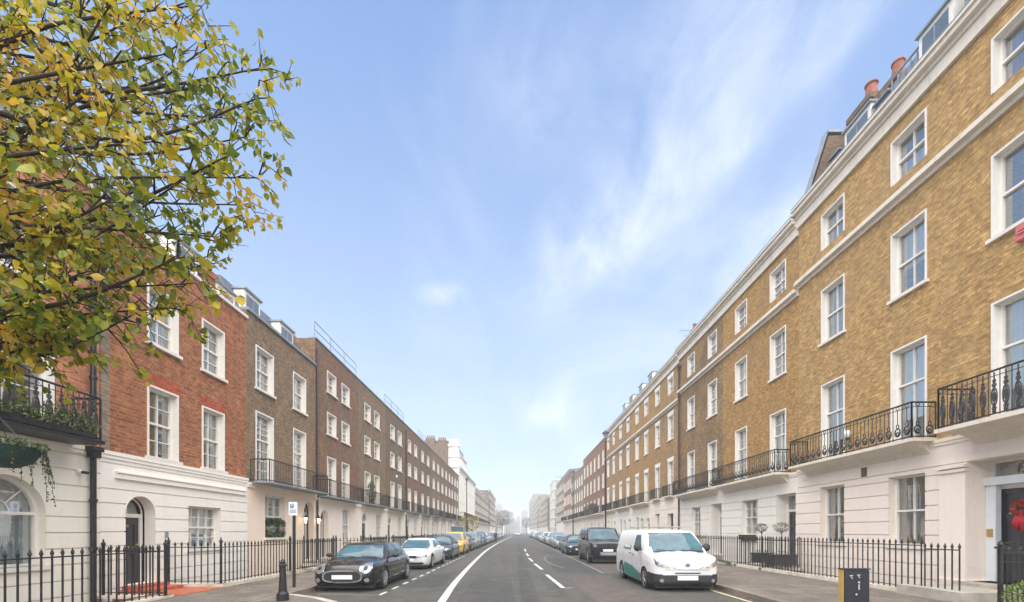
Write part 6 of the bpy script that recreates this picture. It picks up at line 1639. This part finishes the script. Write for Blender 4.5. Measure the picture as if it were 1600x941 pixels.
left_spec = [('hatch', 'grey', 1.0), ('suv', 'yellow', 1.2), ('hatch', 'black', .9), ('suv', 'silver', 1.0), ('hatch', 'blue', 1.1), ('suv', 'blue', .9), ('hatch', 'white', 1.2), ('saloon', 'silver', .8), ('hatch', 'black', 1.3), ('saloon', 'grey', 1.0), ('suv', 'white', 1.0),
             ('hatch', 'silver', 1), ('saloon', 'black', 1), ('hatch', 'white', 1), ('suv', 'silver', 1.2), ('hatch', 'blue', 1), ('saloon', 'silver', 1), ('hatch', 'silver', 2), ('suv', 'white', 1), ('hatch', 'grey', 3)]
car_row('L', -4.72, 25.3, left_spec, 'cars parked along the left kerb', lambda k, kd, c: f'{c} {KN[kd]}, {ORDN[k]} car along the left kerb counting from the black hatchback')
right_spec = [('saloon', 'grey', 1.0), ('saloon', 'silver', .9), ('suv', 'silver', 1.0), ('hatch', 'white', 1.0), ('hatch', 'blue', .9), ('suv', 'white', 1.2), ('saloon', 'white', .9), ('hatch', 'silver', 1), ('suv', 'silver', 1), ('hatch', 'grey', 1),
              ('saloon', 'silver', 1), ('hatch', 'white', 1), ('suv', 'white', 1.4), ('hatch', 'silver', 1), ('saloon', 'black', 1), ('suv', 'silver', 2), ('hatch', 'white', 1), ('saloon', 'white', 2)]
car_row('R', 4.62, 35.6, right_spec, 'vehicles parked along the right kerb', lambda k, kd, c: f'{c} {KN[kd]}, {ORDN[k + 1]} vehicle along the right kerb counting from the white van')
# a pair of headlit vehicles coming from the far end
o = copy_tree(protos[('suv', 'white')], TREE); o.location = (.4, 175, 0); o['label'] = 'white tall car in the middle of the road at the far end'; o['group'] = 'distant moving cars'; o.name = 'moving_car'
o = copy_tree(protos[('suv', 'silver')], TREE); o.location = (-1.2, 200, 0); o['label'] = 'silver tall car farthest away in the road centre'; o['group'] = 'distant moving cars'; o.name = 'moving_car'

# ---- pedestrian far up the left side
pe = thing('person', 'person in a dark coat walking beside the parked cars far up the left', 'person', (-3.25, 66, 0))
def skin(name, verts, edges, radii, mat, parent, root_i=0, sub=2):
    me = bpy.data.meshes.new(name); me.from_pydata(verts, edges, []); o = bpy.data.objects.new(name, me); COL.objects.link(o)
    md = o.modifiers.new('s', 'SKIN')
    for i, r_ in enumerate(radii): me.skin_vertices[0].data[i].radius = r_ if isinstance(r_, tuple) else (r_, r_)
    me.skin_vertices[0].data[root_i].use_root = True
    sb = o.modifiers.new('u', 'SUBSURF'); sb.levels = sub
    dg = bpy.context.evaluated_depsgraph_get(); m2 = bpy.data.meshes.new_from_object(o.evaluated_get(dg)); bpy.data.objects.remove(o)
    m2.materials.clear(); m2.materials.append(mat); m2.polygons.foreach_set('use_smooth', [True] * len(m2.polygons))
    return put(name, m2, parent)
M_SKIN = plain('skin', (.55, .34, .25), .5, var=.05); M_COAT = plain('dark_coat', (.018, .02, .03), .85, var=.2); M_TROU = plain('dark_trousers', (.02, .022, .03), .85)
V = [(0, 0, .93), (0, .0, 1.15), (0, 0, 1.38), (0, -.01, 1.5), (0, -.02, 1.56), (0, -.02, 1.68), (0, -.01, 1.74), (-.1, 0, .88), (-.11, -.12, .48), (-.11, -.16, .08), (-.11, -.28, .04), (.1, 0, .88), (.11, .06, .48), (.11, .24, .12), (.11, .14, .05),
     (-.19, 0, 1.42), (-.25, .06, 1.14), (-.25, -.04, .88), (-.25, -.07, .78), (.19, 0, 1.42), (.25, -.04, 1.14), (.25, -.14, .9), (.25, -.18, .8)]
E = [(0, 1), (1, 2), (2, 3), (3, 4), (4, 5), (5, 6), (0, 7), (7, 8), (8, 9), (9, 10), (0, 11), (11, 12), (12, 13), (13, 14), (2, 15), (15, 16), (16, 17), (17, 18), (2, 19), (19, 20), (20, 21), (21, 22)]
RR = [(.16, .11), (.145, .105), (.17, .11), .06, .055, .09, .07, .095, .065, .045, .04, .095, .065, .045, .04, .065, .05, .038, .035, .065, .05, .038, .035]
skin('body', V, E, RR, M_COAT, pe)
m = MB(); m.lathe((0, -.045, 1.665), [(.001, -.12), (.05, -.11), (.08, -.04), (.085, .02), (.07, .06)], 12); m.build('face', M_SKIN, pe, smooth=True)
m = MB(); m.lathe((0, .0, 1.69), [(.08, -.05), (.1, 0), (.09, .06), (.04, .1), (.001, .105)], 12); m.build('hair', M_BARK, pe, smooth=True)
m = MB(); m.lathe((0, .01, .0), [(.20, .70), (.185, .95), (.17, 1.15), (.19, 1.38), (.12, 1.47)], 14); m.build('coat', M_COAT, pe, smooth=True)

# ---- leaves fallen on the ground
m = MB(); tn = []
for _ in range(900):
    sd_ = rnd.random()
    if sd_ < .45: x, y, z = rnd.uniform(FL + .1, KL - .2), 5 + rnd.random() ** 1.5 * 35, P + .012
    elif sd_ < .7: x, y, z = KL + rnd.random() ** 2 * 1.0 + .02, 11 + rnd.random() * 40, .012
    elif sd_ < .85: x, y, z = KR - rnd.random() ** 2 * .8 - .02, 7 + rnd.random() * 30, .012
    else: x, y, z = rnd.uniform(KR + .2, FR - .1), 6 + rnd.random() * 30, P + .012
    a = rnd.uniform(0, 6.283); s_ = rnd.uniform(.04, .08)
    leaf_shape(m, tn, Vector((x, y, z)), Vector((math.cos(a), math.sin(a), rnd.uniform(0, .15))), Vector((0, 0, 1)), s_, s_ * .7, rnd.uniform(.4, 1), bend=-.1)
o = leaf_build(m, tn, 'fallen_leaves', M_LEAF); tag(o, 'scattered yellow leaves fallen on the pavements and gutters', 'leaves', kind='stuff')

# ---- haze
HZ = bpy.data.materials.new('haze_air'); HZ.use_nodes = True; t_ = HZ.node_tree; t_.nodes.clear()
oo = t_.nodes.new('ShaderNodeOutputMaterial'); pv = t_.nodes.new('ShaderNodeVolumePrincipled')
pv.inputs['Color'].default_value = (.86, .94, 1.0, 1); pv.inputs['Density'].default_value = 0.0015; pv.inputs['Anisotropy'].default_value = 0.0
t_.links.new(pv.outputs[0], oo.inputs['Volume'])
m = MB(); m.box(-2600, 2600, -900, 4600, -3.6, 38); hzo = m.build('haze', HZ, fixn=True); tag(hzo, kind='stuff')

# every object that only carried a placeholder tag
for o in bpy.data.objects:
    if o.parent is not None:
        for kx in ('label', 'category', 'group'):
            if kx in o and (kx != 'label' or not o['label']): del o[kx]
